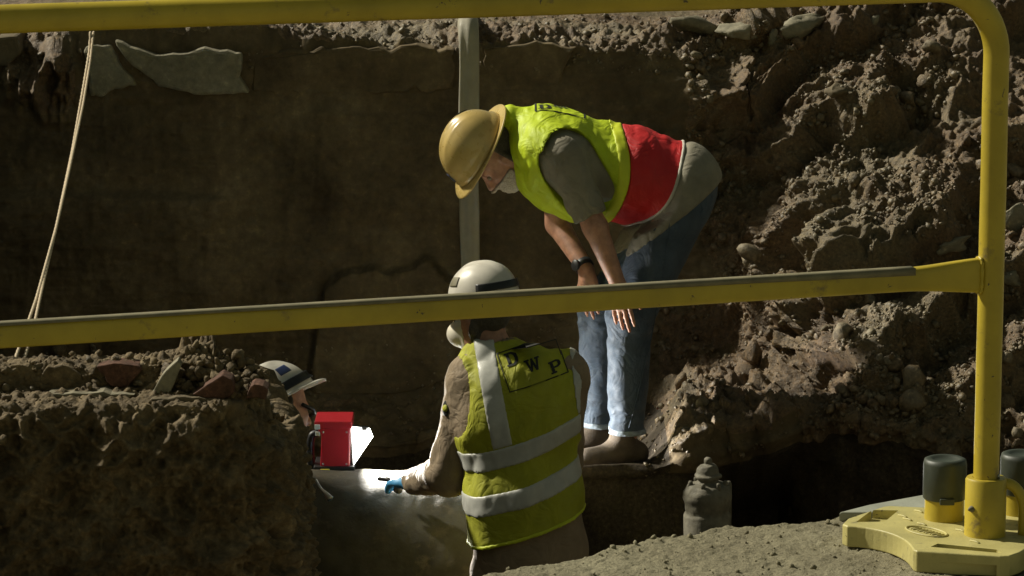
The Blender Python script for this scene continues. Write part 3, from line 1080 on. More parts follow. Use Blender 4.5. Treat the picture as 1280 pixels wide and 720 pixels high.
def base_foot(at, sgn, parent):
    """cast foot: cross-shaped plate with pockets, post sleeve, two capped stubs and a hoop"""
    def w2(px, py, z=zb):
        p = PZ(px, py, z) - foot
        return at + np.array([p[0] * sgn, p[1] * sgn, p[2]])
    outl = [(1053, 655), (1060, 648), (1104, 633), (1112, 632), (1156, 634), (1168, 632)]
    half = [w2(*p) for p in outl]
    fr = [w2(*p) for p in [(1275, 690), (1262, 694.5), (1250, 695), (1146, 688.5), (1142, 687), (1140, 684), (1137.5, 680.5), (1134.5, 677.5), (1131, 674.8), (1127, 672.3), (1122, 669.8), (1116, 667.3), (1109, 665), (1101, 662.9), (1092, 661), (1082, 659.3), (1071, 658.1), (1059, 657.4)]]
    # right half: the left half turned about the post
    rt = [at * 2 - q for q in half]
    rt = [np.array([q[0], q[1], at[2]]) for q in rt]
    bk = [at + np.array([0.02, 0.19, 0]) * sgn, at + np.array([-0.04, 0.19, 0]) * sgn] if False else []
    poly = half + [np.array([p[0], p[1], at[2]]) for p in bk] + [w2(1196, 625), w2(1246, 622), w2(1300, 634), w2(1370, 640), w2(1410, 652), w2(1400, 668), w2(1330, 676), w2(1290, 681)] + fr
    poly = np.array(poly)
    poly[:, 2] = zb
    V, F = prism(poly, (0, 0, -0.041))
    pl = mk('foot_plate', V, F, M['paint_pale'], parent, smooth=False)
    bevel(pl, 0.003, 3, 40)
    # pockets: raised rims round sunken floors
    for quad in ([(1070, 652.5), (1090, 637.5), (1123, 638), (1106, 652)], [(1163, 683.5), (1172, 679.5), (1246, 687), (1252, 691.5)]):
        q = np.array([w2(*p) for p in quad])
        c = q.mean(0)
        cut, F = prism(q + [0, 0, 0.01], (0, 0, -0.027))
        cu = mk('pocket', cut, F, M['paint'], None, smooth=False)
        bo = pl.modifiers.new('pocket', 'BOOLEAN')
        bo.operation = 'DIFFERENCE'
        bo.object = cu
        bo.solver = 'EXACT'
        CUTTERS.append(cu)
        V, F = prism(c + (q - c) * 1.06 + [0, 0, -0.0185], (0, 0, -0.004))
        mk('pocket_floor', V, F, M['paint'], parent, smooth=False)
    fq = np.array([w2(*p) for p in ((1163, 690), (1246, 692.5), (1250, 720), (1160, 716))])
    cut, F = prism(fq * [1, 1, 0] + [0, 0, zb - 0.018], (0, 0, -0.06))
    cu = mk('pocket', cut, F, M['paint'], None, smooth=False)
    bo = pl.modifiers.new('gap', 'BOOLEAN')
    bo.operation = 'DIFFERENCE'
    bo.object = cu
    bo.solver = 'EXACT'
    CUTTERS.append(cu)
    # sleeve round the post
    V, F = lathe([(0.030, 0.0), (0.0385, 0.0), (0.0385, 0.106), (0.036, 0.110), (0.0255, 0.110), (0.0255, 0.0)], 36, at)
    sl = mk('post_sleeve', V, F, M['paint'], parent)
    sl.modifiers.new('es', 'EDGE_SPLIT').split_angle = math.radians(35)
    d = nrm([-0.75 * sgn, -0.66 * sgn, 0])
    V, F = lathe([(0.006, 0), (0.0065, 0.002), (0.003, 0.009), (0.0008, 0.012)], 10, at + up * 0.055 + d * 0.037, d)
    mk('set_screw', V, F, M['cast'], parent)
    V, F = sweep([at + up * 0.112 + np.array([0.02, -0.012, 0]) * sgn, at + up * 0.118 + np.array([0.022, -0.014, 0]) * sgn], [0.004, 0.002], 8)
    mk('rivet', V, F, M['steel'], parent)
    # capped stubs
    for px, py in ((1180, 648), (1276, 641)):
        c = w2(px, py)
        c[2] = zb
        V, F = lathe([(0.0375, -0.002), (0.0375, 0.05)], 32, c)
        st = mk('stub', V, F, M['paint'], parent)
        st.modifiers.new('es', 'EDGE_SPLIT').split_angle = math.radians(35)
        V, F = lathe([(0.0400, 0.040), (0.0415, 0.042), (0.0415, 0.108), (0.0395, 0.116), (0.034, 0.1185), (0.026, 0.1175), (0.024, 0.115), (0.001, 0.115)], 40, c)
        mk('stub_cap', V, F, M['rubber_green'], parent)
        V, F = box(c + np.array([0, -0.0415 * sgn, 0.042]), (0.014, 0, 0), (0, 0.004, 0), (0, 0, 0.006))
        bevel(mk('cap_tab', V, F, M['rubber_green'], parent, smooth=False), 0.002)
    # hoop from the sleeve down to the plate
    hp = [at + np.array([0.030 * sgn, 0, 0.098]), at + np.array([0.042 * sgn, 0.0, 0.098]), at + np.array([0.056 * sgn, 0, 0.09]), at + np.array([0.068 * sgn, 0, 0.072]), at + np.array([0.073 * sgn, 0, 0.05]), at + np.array([0.072 * sgn, 0, -0.002])]
    hp = np.array(hp)
    fine_t = np.linspace(0, len(hp) - 1, 24)
    hp = np.stack([np.interp(fine_t, np.arange(len(hp)), hp[:, k]) for k in range(3)], 1)
    for _ in range(3):
        hp[1:-1] = (hp[:-2] + 2 * hp[1:-1] + hp[2:]) / 4
    V, F = sweep(hp, 0.0105, 14)
    mk('hoop', V, F, M['paint'], parent)
    # raised oval badge with worn lettering, and casting marks
    oc = w2(1158, 665)
    ax_ = nrm(w2(1185, 672) - w2(1131, 657))
    ay_ = np.cross(up, ax_)
    th = np.linspace(0, 2 * np.pi, 40)
    ring = [oc + ax_ * 0.048 * math.cos(a) + ay_ * 0.026 * math.sin(a) + up * 0.001 for a in th]
    V, F = sweep(ring, 0.0022, 8, caps=False)
    bd = mk('badge', V, F, M['paint_pale'], parent)
    r = np.random.default_rng(5)
    for k in range(9):
        c = oc + ax_ * (-0.034 + 0.0085 * k) + up * 0.001
        z1 = 1 if k % 2 else -1
        V, F = sweep([c - ay_ * 0.009 - ax_ * 0.002 * z1, c + ay_ * 0.004 * z1, c + ay_ * 0.010 + ax_ * 0.003], 0.0015, 6)
        mk('raised_mark', V, F, M['paint_pale'], bd)
    for k, (px, py) in enumerate(((1128, 646), (1134, 650), (1148, 640), (1152, 656), (1200, 664), (1218, 678))):
        c = w2(px, py)
        V, F = sweep([c - ax_ * 0.012 + up * 0.0008, c + ay_ * 0.004 + up * 0.0008, c + ax_ * 0.012 + up * 0.0008], 0.0022, 6)
        mk('casting_mark', V, F, M['paint_pale'], parent)


CUTTERS = []
base_foot(foot, 1.0, barrier)
base_foot(foot2 * [1, 1, 0] + [0, 0, zb], -1.0, barrier)
# bake the pockets
dg = bpy.context.evaluated_depsgraph_get()
for o in [c for c in barrier.children if c.name.startswith('foot_plate')]:
    ev = o.evaluated_get(dg)
    me = bpy.data.meshes.new_from_object(ev)
    o.modifiers.clear()
    o.data = me
for c in CUTTERS:
    bpy.data.objects.remove(c)

# ---- pale slab lying behind the foot
q = [PZ(a, b, 0.012) for a, b in ((1048, 640), (1085, 630.5), (1156, 617.5), (1215, 612), (1225, 622), (1160, 634), (1100, 640))]
V, F = prism(q, (0, 0, -0.02))
o = mk('slab', V, F, M['sheet'], smooth=False)
bevel(o, 0.004)
tag(o, 'pale flat slab lying at the pit edge behind the yellow barrier foot', 'slab')

# ---- rope hanging into the pit
ra = [P(113, 40, 13.55), P(112, 62, 13.5), P(104, 110, 13.1), P(90, 190, 12.4), P(70, 285, 11.5), P(45, 375, 10.6), P(22, 440, 9.9), P(4, 490, 9.5)]
rb = [P(117, 40, 13.57), P(113, 75, 13.4), P(104, 130, 12.9), P(86, 215, 12.1), P(69, 290, 11.45), P(56, 345, 10.9), P(43, 405, 10.3), P(24, 470, 9.7)]


def smooth_path(p, n):
    p = np.array(p)
    s = np.concatenate([[0], np.cumsum(np.linalg.norm(np.diff(p, axis=0), axis=1))])
    t = np.linspace(0, s[-1], n)
    out_ = np.stack([np.interp(t, s, p[:, k]) for k in range(3)], 1)
    for _ in range(n // 8):
        out_[1:-1] = (out_[:-2] + 2 * out_[1:-1] + out_[2:]) / 4
    return out_


rope = empty('rope', P(113, 40, 13.55), 'thin pale doubled rope hanging into the pit at far left', 'rope')
for k, pp in enumerate((ra, rb)):
    sp = smooth_path(pp, 500)
    rr = 0.0048 * (1 + 0.18 * np.sin(np.arange(500) * 1.25))
    V, F = sweep(sp, rr, 8)
    mk('strand', V, F, M['rope'], rope)

# ---- grey hose hanging over the far edge
hz = [np.array([P(586, 20, 14.6)[0], 14.6, 0.22]), np.array([P(586, 22, 14.2)[0], 14.2, 0.225]), P(585, 27, 13.9), P(585, 30, 13.66), P(586, 45, 13.60), P(587, 70, 13.59), P(586, 150, 13.57), P(586, 240, 13.56), P(588, 330, 13.55), P(590, 420, 13.5), P(592, 480, 13.45)]
sp = smooth_path(hz, 160)
tq = np.linspace(0, 1, 160)
V, F = sweep(sp, 0.043 - 0.006 * tq + 0.0012 * np.sin(tq * 37), 28, 0.42, (0, 1, 0.12))
V[:, 1] += 0.004 * np.sin(V[:, 0] * 160)
o = mk('hose', V, F, M['hose'])
tag(o, 'flat grey canvas hose hanging down the cut wall behind the bent worker', 'hose')

# ---- big water main under repair
YP = 12.45
PC = P(470, 592, YP)[2]
PR = 0.46
pt = np.linspace(-1.75, 0.22, 160)
th = np.linspace(0, 2 * np.pi, 120, endpoint=False)
V = np.stack([np.repeat(pt, 120), YP + PR * np.tile(np.cos(th), 160), PC - PR + PR * np.tile(np.sin(th), 160)], 1)
nn = V - np.stack([V[:, 0], 0 * V[:, 0] + YP, 0 * V[:, 0] + PC - PR], 1)
nn /= np.linalg.norm(nn, axis=1)[:, None]
V = V + nn * (0.012 * fbm(V, 5, 4, 0.55, 8) + 0.004 * fbm(V, 30, 3, 0.5, 9))[:, None]
main = empty('water_main', (-0.7, YP, PC - 2 * PR), 'large dark earth-caked water main lying across the pit beneath the red lamp', 'pipe')
mk('pipe_barrel', V, grid_faces(120, 160, True)[:, ::-1].copy(), M['pipe'], main)
for x in (-1.05,):
    prf = [(PR - 0.01, -0.05), (PR + 0.03, -0.045), (PR + 0.035, 0.045), (PR - 0.01, 0.05)]
    V, F = lathe(prf, 96, (x, YP, PC - PR), (1, 0, 0))
    mk('joint_collar', V, F[:-2], M['pipe'], main)

# ---- valve bonnet standing in the dark part of the pit
vc = P(884, 655, 11.4)
vz0 = -2.2
zz_ = lambda y: P(884, y, 11.4)[2] - vz0
sc = 11.4 / 4350 * 1.0
prf = [(30 * sc, 0), (30 * sc, zz_(645)), (27 * sc, zz_(640)), (29 * sc, zz_(630)), (31 * sc, zz_(622)), (30.5 * sc, zz_(614)), (26 * sc, zz_(606)), (17 * sc, zz_(603.5)), (13.5 * sc, zz_(601)),
       (14 * sc, zz_(598.5)), (17.5 * sc, zz_(596.5)), (17.5 * sc, zz_(594)), (14.5 * sc, zz_(592)), (13 * sc, zz_(586)), (11 * sc, zz_(582)), (6 * sc, zz_(580)), (4.6 * sc, zz_(579)), (5.2 * sc, zz_(577)), (4.8 * sc, zz_(574)), (3 * sc, zz_(572.5))]
valve = empty('valve', (vc[0], 11.4, vz0), 'dusty cast iron valve with conical top standing behind the near edge', 'valve')
hh = []
for (r0, h0), (r1, h1) in zip(prf[:-1], prf[1:]):
    for t in (0, 0.33, 0.66):
        hh.append((r0 + (r1 - r0) * t, h0 + (h1 - h0) * t))
hh.append(prf[-1])
V, F = lathe(hh, 48, (vc[0], 11.4, vz0))
V = V + np.stack([fbm(V, 22, 3, 0.55, s) for s in (1, 2, 3)], 1) * 0.006
mk('valve_body', V, F, M['cast'], valve)
V, F = lathe([(4.5 * sc, 0), (4.5 * sc, 60 * sc), (3 * sc, 64 * sc)], 10, P(910, 655, 11.45) * [1, 1, 0] + [0, 0, P(910, 662, 11.45)[2]])
mk('side_bolt', V, F, M['cast'], valve)
for a in (2.2, 3.4, 4.4, 5.3, 6.1):
    c = np.array([vc[0] + 23 * sc * math.cos(a), 11.4 + 23 * sc * math.sin(a), vz0 + zz_(606)])
    V, F = lathe([(3.2 * sc, -0.01), (3.2 * sc, 0.012), (2 * sc, 0.017)], 8, c)
    mk('bolt', V, F, M['cast'], valve)

# ================================================================ people
class Frame:
    """local axes: x forward, y to the person's left, z up"""
    def __init__(s, c, fwd, upv):
        s.c = np.asarray(c, float)
        s.f = nrm(fwd)
        u = np.asarray(upv, float)
        s.u = nrm(u - s.f * (u @ s.f))
        s.l = np.cross(s.u, s.f)
        s.R = np.stack([s.f, s.l, s.u])

    def __call__(s, x, y, z):
        return s.c + s.f * x + s.l * y + s.u * z


def head_sdf(H):
    """skull, jaw, brow, nose, lips, ears"""
    a = [(ell(H(-0.012, 0, 0.03), (0.096, 0.076, 0.092), H.R), 0.0),
         (ell(H(0.028, 0, -0.035), (0.066, 0.060, 0.075), H.R), 0.03),
         (ell(H(0.050, 0, -0.088), (0.034, 0.036, 0.026), H.R), 0.03),
         (rc(H(-0.01, 0.052, -0.055), H(0.045, 0.03, -0.092), 0.018, 0.014), 0.025),
         (rc(H(-0.01, -0.052, -0.055), H(0.045, -0.03, -0.092), 0.018, 0.014), 0.025),
         (rc(H(0.078, -0.03, 0.018), H(0.078, 0.03, 0.018), 0.012, 0.012), 0.015),
         (rc(H(0.089, 0, 0.010), H(0.112, 0, -0.030), 0.008, 0.013), 0.012),
         (ell(H(0.100, 0.012, -0.033), (0.012, 0.009, 0.008), H.R), 0.008),
         (ell(H(0.100, -0.012, -0.033), (0.012, 0.009, 0.008), H.R), 0.008),
         (rc(H(0.083, -0.02, -0.058), H(0.083, 0.02, -0.058), 0.009, 0.009), 0.008),
         (rc(H(0.080, -0.017, -0.068), H(0.080, 0.017, -0.068), 0.010, 0.010), 0.008),
         (ell(H(0.062, 0.042, -0.018), (0.02, 0.018, 0.016), H.R), 0.015),
         (ell(H(0.062, -0.042, -0.018), (0.02, 0.018, 0.016), H.R), 0.015)]
    cuts = []
    for s in (1, -1):
        cuts.append(ell(H(0.090, 0.031 * s, 0.0), (0.014, 0.016, 0.010), H.R))
    ears = []
    for s in (1, -1):
        ears.append(ell(H(-0.008, 0.079 * s, -0.012), (0.019, 0.010, 0.031), H.R))
    earcut = [ell(H(-0.001, 0.090 * s, -0.012), (0.009, 0.009, 0.017), H.R) for s in (1, -1)]

    def f(p):
        d = a[0][0](p)
        for g, k in a[1:]:
            d = smin(d, g(p), k)
        for g in cuts:
            d = smax(d, -g(p), 0.01)
        for e, g in zip(ears, earcut):
            d = smin(d, np.maximum(e(p), -g(p)), 0.006)
        return d
    return f


def hand_sdf(wr, d, nrm_p, side, curl, spread=0.1, grow=0.0, ln=1.0):
    """wrist point, direction to the knuckles, back-of-hand normal, +1 thumb on (d x n) side"""
    d = nrm(d)
    n = nrm(np.asarray(nrm_p) - d * (np.asarray(nrm_p) @ d))
    t = np.cross(d, n) * side                               # towards the thumb
    pc = wr + d * 0.05
    Rm = np.stack([d, t, n])
    fs = [(ell(pc + d * 0.002, (0.052, 0.042 + grow, 0.018 + grow), Rm), 0.0), (rc(wr, wr + d * 0.03, 0.024 + grow, 0.026 + grow), 0.02)]
    L = [(0.032, 0.078), (0.0105, 0.088), (-0.0105, 0.082), (-0.031, 0.064)]
    for k, (o, ll) in enumerate(L):
        ll *= ln
        base = wr + d * (0.092 - 0.006 * abs(k - 1)) + t * o
        dirn = nrm(d + t * spread * (1.2 - 0.9 * k) * 0.5)
        p0 = base - d * 0.025
        prev = base
        fs.append((rc(p0, base, 0.0095 + grow, 0.0095 + grow), 0.008))
        ang = 0
        for j, fr in enumerate((0.45, 0.32, 0.23)):
            ang += curl * (0.7 if j == 0 else 1.0) * (1 + 0.12 * k)
            v = dirn * math.cos(ang) - n * math.sin(ang)
            nxt = prev + v * ll * fr
            fs.append((rc(prev, nxt, 0.0092 - 0.0007 * j + grow, 0.0086 - 0.0008 * j + grow), 0.003))
            prev = nxt
    b = wr + d * 0.022 + t * 0.022 - n * 0.006
    b1 = b + (t * 0.75 + d * 0.65 - n * 0.25) * 0.042
    b2 = b1 + (d * 0.95 + t * 0.2 - n * 0.35) * 0.032
    b3 = b2 + (d * 0.95 - t * 0.1 - n * 0.4) * 0.024
    fs += [(rc(b, b1, 0.017 + grow, 0.012 + grow), 0.012), (rc(b1, b2, 0.0112 + grow, 0.0102 + grow), 0.004), (rc(b2, b3, 0.0102 + grow, 0.0085 + grow), 0.003)]

    def f(p):
        q = fs[0][0](p)
        for g, k in fs[1:]:
            q = smin(q, g(p), k)
        return q
    return cull(f, wr + d * 0.09, 0.19)


def bounds(pts, pad):
    p = np.array(pts)
    return p.min(0) - pad, p.max(0) + pad


def hard_hat(H, mat, parent, full_brim=True, sx=1.0, peak=0.05, label=None):
    """H: frame at the centre of the rim"""
    nt, nph = 96, 26
    th = np.linspace(0, 2 * np.pi, nt, endpoint=False)
    ph = np.linspace(0, np.pi / 2 - 0.001, nph)
    a, b, h = 0.138 * sx, 0.112 * sx, 0.142 * sx
    V = []
    for p in ph:
        c = math.cos(p) ** 0.82
        z = h * math.sin(p) ** 0.92
        x = a * c * np.cos(th) - 0.006 * math.sin(p)
        y = b * c * np.sin(th)
        top = sstep(0.35, 0.9, p / 1.57)
        rg = 0.0065 * np.exp(-(y / 0.011) ** 2) + 0.004 * np.exp(-((np.abs(y) - 0.042) / 0.008) ** 2)
        zz = z + rg * top
        step = 0.005 * (1 - sstep(0.12, 0.2, p))                  # band swell just above the rim
        r = 1 + step / 0.12
        V.append(np.stack([H.c[k] + H.f[k] * x * r + H.l[k] * y * r + H.u[k] * zz for k in range(3)], 1))
    V = np.concatenate(V)
    F = [tuple(f) for f in grid_faces(nt, nph, True)]
    F.append(tuple((nph - 1) * nt + k for k in range(nt)))
    hat = mk('hard_hat', V, F, mat, parent)
    if label:
        hat['label'] = label
    m = hat.modifiers.new('thick', 'SOLIDIFY')
    m.thickness = 0.003
    m.offset = -1
    # brim
    rings = []
    ws = np.linspace(0, 1, 9)
    front = np.maximum(np.cos(th), 0) ** 1.6
    back = np.maximum(-np.cos(th), 0) ** 2
    if full_brim:
        wd = 0.026 + 0.016 * front + 0.012 * back
    else:
        wd = 0.009 + peak * front + 0.006 * back
    for t in ws:
        rr = wd * t
        dz = -0.10 * rr - 0.012 * front * t * t + 0.006 * t * t * np.abs(np.sin(th))
        x = (a * 1.035 + rr) * np.cos(th)
        y = (b * 1.035 + rr) * np.sin(th)
        rings.append(np.stack([H.c[k] + H.f[k] * x + H.l[k] * y + H.u[k] * (dz + 0.002) for k in range(3)], 1))
    V = np.concatenate(rings)
    br = mk('brim', V, grid_faces(nt, 9, True), mat, hat)
    m = br.modifiers.new('thick', 'SOLIDIFY')
    m.thickness = 0.006
    m.offset = 0
    return hat


def hat_patch(H, hat, mat, name, az, el_, w_, h_, sx=1.0, off=0.0035, label=None):
    """a small patch (sticker, strap) following the shell"""
    a, b, h = 0.138 * sx, 0.112 * sx, 0.142 * sx
    A = np.linspace(az - w_, az + w_, 22)
    E = np.linspace(el_ - h_, el_ + h_, 8)
    V = []
    for p in E:
        c = math.cos(p) ** 0.82
        z = h * math.sin(p) ** 0.92
        r = 1 + 0.005 * (1 - sstep(0.12, 0.2, p)) / 0.12
        for t in A:
            q = np.array([a * c * math.cos(t) * r - 0.006 * math.sin(p), b * c * math.sin(t) * r, z])
            q = q * (1 + off / 0.13)
            V.append(H(*q))
    o = mk(name, V, grid_faces(22, 8), mat, hat)
    if label:
        o['label'] = label
    m = o.modifiers.new('thick', 'SOLIDIFY')
    m.thickness = 0.002
    return o


def shoe(parent, ank, toe_dir, zg, L=0.29):
    """low boot: upper and sole as two meshes"""
    d = nrm([toe_dir[0], toe_dir[1], 0])
    l = np.cross([0, 0, 1], d)
    g = np.array([ank[0], ank[1], zg])
    fs = uni([rc(g + d * -0.055 + up * 0.055, g + d * 0.03 + up * 0.06, 0.046, 0.045),
              rc(g + d * 0.05 + up * 0.055, g + d * (L - 0.13) + up * 0.042, 0.045, 0.043),
              rc(g + up * 0.07, g + up * 0.15, 0.047, 0.05),
              ell(g + d * (L - 0.125) + up * 0.04, (0.06, 0.05, 0.035), np.stack([d, l, up]))], 0.03)
    f = lambda p: np.maximum(fs(p), (zg + 0.026) - p[:, 2]) + 0.0015 * fbm(p, 45, 2, 0.5, 9)
    lo, hi = bounds([g - d * 0.12, g + d * L, g + up * 0.22, g - l * 0.08, g + l * 0.08], 0.03)
    V, F = sdf_mesh(f, lo, hi, 0.006)
    o = mk('shoe', V, F, M['shoe'], parent)
    f2 = lambda p: np.maximum(np.maximum(fs(p * [1, 1, 0.0] + [0, 0, zg + 0.045]) - 0.008, p[:, 2] - zg - 0.03), zg - p[:, 2])
    V, F = sdf_mesh(f2, lo - 0.01, hi, 0.006)
    mk('sole', V, F, M['sole'], o)
    return o


def folds(p, sc_, amp, s, stretch=(1, 1, 1)):
    return amp * fbm(p * np.asarray(stretch, np.float32), sc_, 2, 0.5, s, 'r')


def letters(parent, bvh_, org, ex_, ey_, ez_, size, mat, layout):
    """slab-serif D W P and their frame, laid onto the cloth"""
    G = {'D': ([[(0, 0), (0.62, 0), (0.95, 0.2), (1, 0.5), (0.95, 0.8), (0.62, 1), (0, 1), (0, 0.86), (0.12, 0.86), (0.12, 0.14), (0, 0.14)],
               [(0.36, 0.15), (0.36, 0.85), (0.55, 0.85), (0.7, 0.7), (0.74, 0.5), (0.7, 0.3), (0.55, 0.15)]]),
         'W': ([[(-0.05, 1), (-0.05, 0.86), (0.06, 0.86), (0.28, 0), (0.46, 0), (0.6, 0.5), (0.74, 0), (0.92, 0), (1.14, 0.86), (1.25, 0.86), (1.25, 1), (0.85, 1), (0.85, 0.86), (0.95, 0.86), (0.84, 0.38), (0.70, 0.86), (0.70, 1), (0.5, 1), (0.5, 0.86), (0.36, 0.38), (0.28, 0.86), (0.38, 0.86), (0.38, 1)]]),
         'P': ([[(0, 0), (0.5, 0), (0.5, 0.14), (0.37, 0.14), (0.37, 0.4), (0.7, 0.4), (0.95, 0.52), (1, 0.7), (0.95, 0.88), (0.7, 1), (0, 1), (0, 0.86), (0.12, 0.86), (0.12, 0.14), (0, 0.14)],
               [(0.37, 0.54), (0.37, 0.86), (0.6, 0.86), (0.74, 0.8), (0.74, 0.6), (0.6, 0.54)]])}
    import bmesh

    def lay(name, polys):
        cu = bpy.data.curves.new('t', 'CURVE')
        cu.dimensions = '2D'
        cu.fill_mode = 'BOTH'
        for poly in polys:
            s_ = cu.splines.new('POLY')
            s_.points.add(len(poly) - 1)
            for i, (x, y) in enumerate(poly):
                s_.points[i].co = (x, y, 0, 1)
            s_.use_cyclic_u = True
        ob = bpy.data.objects.new('t', cu)
        COL.objects.link(ob)
        dgx = bpy.context.evaluated_depsgraph_get()
        me = bpy.data.meshes.new_from_object(ob.evaluated_get(dgx))
        bpy.data.objects.remove(ob)
        bm = bmesh.new()
        bm.from_mesh(me)
        bmesh.ops.triangulate(bm, faces=bm.faces[:])
        bmesh.ops.subdivide_edges(bm, edges=bm.edges[:], cuts=2, use_grid_fill=True)
        V = []
        for v in bm.verts:
            p = org + ex_ * v.co.x * size + ey_ * v.co.y * size
            hit, nn, _, _ = bvh_.ray_cast(Vector((p + ez_ * 0.3).tolist()), Vector((-ez_).tolist()))
            V.append(p if hit is None else np.array(hit) + ez_ * 0.003)
        F = [tuple(v.index for v in f.verts) for f in bm.faces]
        bm.free()
        return mk(name, V, F, mat, parent)

    for ch, (x, y, s_) in layout['letters'].items():
        o = lay('letter', [[(x + a * s_, y + b * s_) for a, b in pl] for pl in G[ch]])
    x0, y0, x1, y1 = layout['frame']
    k = layout['line']
    n = 14
    o_ = [(x0, y0)] + [(x0 + (x1 - x0) * t / n, y0) for t in range(1, n + 1)] + [(x1, y0 + (y1 - y0) * t / n) for t in range(1, n + 1)] + [(x1 + (x0 - x1) * t / n, y1) for t in range(1, n + 1)] + [(x0, y1 + (y0 - y1) * t / n) for t in range(1, n)]
    i_ = [(x0 + k, y0 + k)] + [(x0 + k + (x1 - x0 - 2 * k) * t / n, y0 + k) for t in range(1, n + 1)] + [(x1 - k, y0 + k + (y1 - y0 - 2 * k) * t / n) for t in range(1, n + 1)] + [(x1 - k + (x0 - x1 + 2 * k) * t / n, y1 - k) for t in range(1, n + 1)] + [(x0 + k, y1 - k + (y0 - y1 + 2 * k) * t / n) for t in range(1, n)]
    lay('print_frame', [o_, i_])


def bvh_of(V, F):
    return BVHTree.FromPolygons([Vector(v) for v in V.tolist()], F.tolist())


# ---------------------------------------------------------------- the bent worker
VX = 0.0062
Yc = 12.62
gnd = P(770, 575, Yc)
ZG = gnd[2] - 0.005
one = empty('person', (gnd[0], Yc, ZG), 'person in gold hard hat and lime and red vest bending over, hands on knees', 'person')
J = dict(pel=P(848, 236, Yc), bel=P(785, 214, Yc), che=P(712, 202, Yc), upc=P(676, 186, Yc), neck=P(660, 184, Yc),
         hn=P(846, 262, Yc - 0.09), hf=P(840, 262, Yc + 0.09), kn=P(787, 396, Yc - 0.13), kf=P(752, 394, Yc + 0.13), an=P(784, 540, Yc - 0.12), af=P(748, 532, Yc + 0.12),
         sn=P(704, 196, Yc - 0.185), sf=P(688, 192, Yc + 0.185), en=P(744, 284, Yc - 0.22), ef=P(697, 280, Yc + 0.22), wn=P(772, 354, Yc - 0.235), wf=P(733, 338, Yc + 0.06))
T1 = nrm(J['che'] - J['pel'])
D1 = np.cross(T1, [0, 1.0, 0])                               # towards the back (up)
if D1[2] < 0:
    D1 = -D1
L1 = np.array([0, 1.0, 0])
R1 = np.stack([T1, L1, D1])
torso1 = uni([ell(J['pel'], (0.135, 0.175, 0.150), R1), ell(J['bel'] - D1 * 0.005, (0.19, 0.165, 0.150), R1), ell(J['che'], (0.19, 0.185, 0.160), R1),
              ell(J['upc'] + D1 * 0.01, (0.10, 0.185, 0.115), R1), rc(J['sn'], J['sf'], 0.075, 0.075)], 0.07)
H1 = Frame(P(624, 197, Yc - 0.02), (-0.49, -0.10, -0.86), (-0.85, -0.15, 0.48))
head1 = cull(head_sdf(H1), H1.c, 0.21)
arm1 = uni([rc(J['sn'], J['en'], 0.058, 0.043), rc(J['en'], J['wn'], 0.045, 0.029)], 0.02)
arm1b = uni([rc(J['sf'], J['ef'], 0.058, 0.043), rc(J['ef'], J['wf'], 0.045, 0.029)], 0.02)
legs1 = [rc(J['hn'], J['kn'], 0.076, 0.066), rc(J['kn'], J['an'], 0.062, 0.042), rc(J['hf'], J['kf'], 0.076, 0.066), rc(J['kf'], J['af'], 0.062, 0.042)]
hd_n = hand_sdf(J['wn'], P(778, 393, Yc - 0.262) - J['wn'], (-0.45, -0.88, 0.1), -1, 0.10)
hd_f = hand_sdf(J['wf'], P(740, 381, Yc + 0.012) - J['wf'], (-0.6, -0.8, 0.1), 1, 0.10)
neck1 = rc(J['neck'] + T1 * -0.02, H1(-0.02, 0, -0.06), 0.066, 0.058)
lg1 = uni(legs1, 0.03)


def body1(p):
    d = smin(smin(torso1(p) + 0.014, lg1(p), 0.03), neck1(p), 0.04)
    d = smin(d, head1(p), 0.025)
    d = smin(d, arm1(p), 0.03)
    d = smin(d, arm1b(p), 0.03)
    d = smin(d, hd_n(p), 0.012)
    return smin(d, hd_f(p), 0.012)


pts = list(J.values()) + [H1(0.12, 0, 0.12), H1(0, 0, 0.15), J['an'] - up * 0.06]
lo1, hi1 = bounds(pts, 0.2)
V, F = sdf_mesh(lambda p: body1(p) - 0.0, lo1, hi1, 0.0058)
mk('body', V, F, M['skin'], one)
for s in (1, -1):
    V, F = lathe([(0.0005, -0.012), (0.009, -0.008), (0.0122, 0), (0.009, 0.008), (0.0005, 0.012)], 14, H1(0.079, 0.031 * s, 0.0), H1.f)
    mk('eye', V, F, M['eye'], one)
# hair and beard
hb = lambda p: np.maximum(np.maximum(head1(p) - 0.007 + 0.003 * fbm(p, 70, 2, 0.5, 5), (p - H1(-0.012, 0, 0)).astype(np.float32) @ H1.f.astype(np.float32)), -((p - H1(0, 0, -0.055)) @ H1.u))
lo, hi = bounds([H1.c], 0.17)
V, F = sdf_mesh(hb, lo, hi, 0.005)
mk('hair', V, F, M['hair'], one)


def beard_f(H, head):
    def f(p):
        q = (p - H.c) @ H.R.T
        m = np.maximum(-(q[:, 0] - 0.012 - 0.3 * (q[:, 2] + 0.05)), q[:, 2] + 0.038)
        lips = ell(H(0.095, 0, -0.062), (0.03, 0.022, 0.009), H.R)(p)
        return np.maximum(np.maximum(head(p) - 0.009 + 0.0045 * fbm(p, 95, 2, 0.5, 6), m), -lips)
    return f


V, F = sdf_mesh(beard_f(H1, head1), lo, hi, 0.005)
mk('beard', V, F, M['beard'], one)
# shirt: torso and short sleeves
cut_n = plane(J['sn'] + (J['en'] - J['sn']) * 0.86, J['en'] - J['sn'])
cut_f = plane(J['sf'] + (J['ef'] - J['sf']) * 0.80, J['ef'] - J['sf'])


def sleeve1(p):
    a = np.maximum(rc(J['sn'], J['en'], 0.078, 0.066)(p), cut_n(p))
    b = np.maximum(rc(J['sf'], J['ef'], 0.078, 0.066)(p), cut_f(p))
    w_ = folds(p, 13, 0.007, 11, (1, 1, 0.5)) + folds(p, 30, 0.003, 12)
    return np.minimum(a, b) + w_


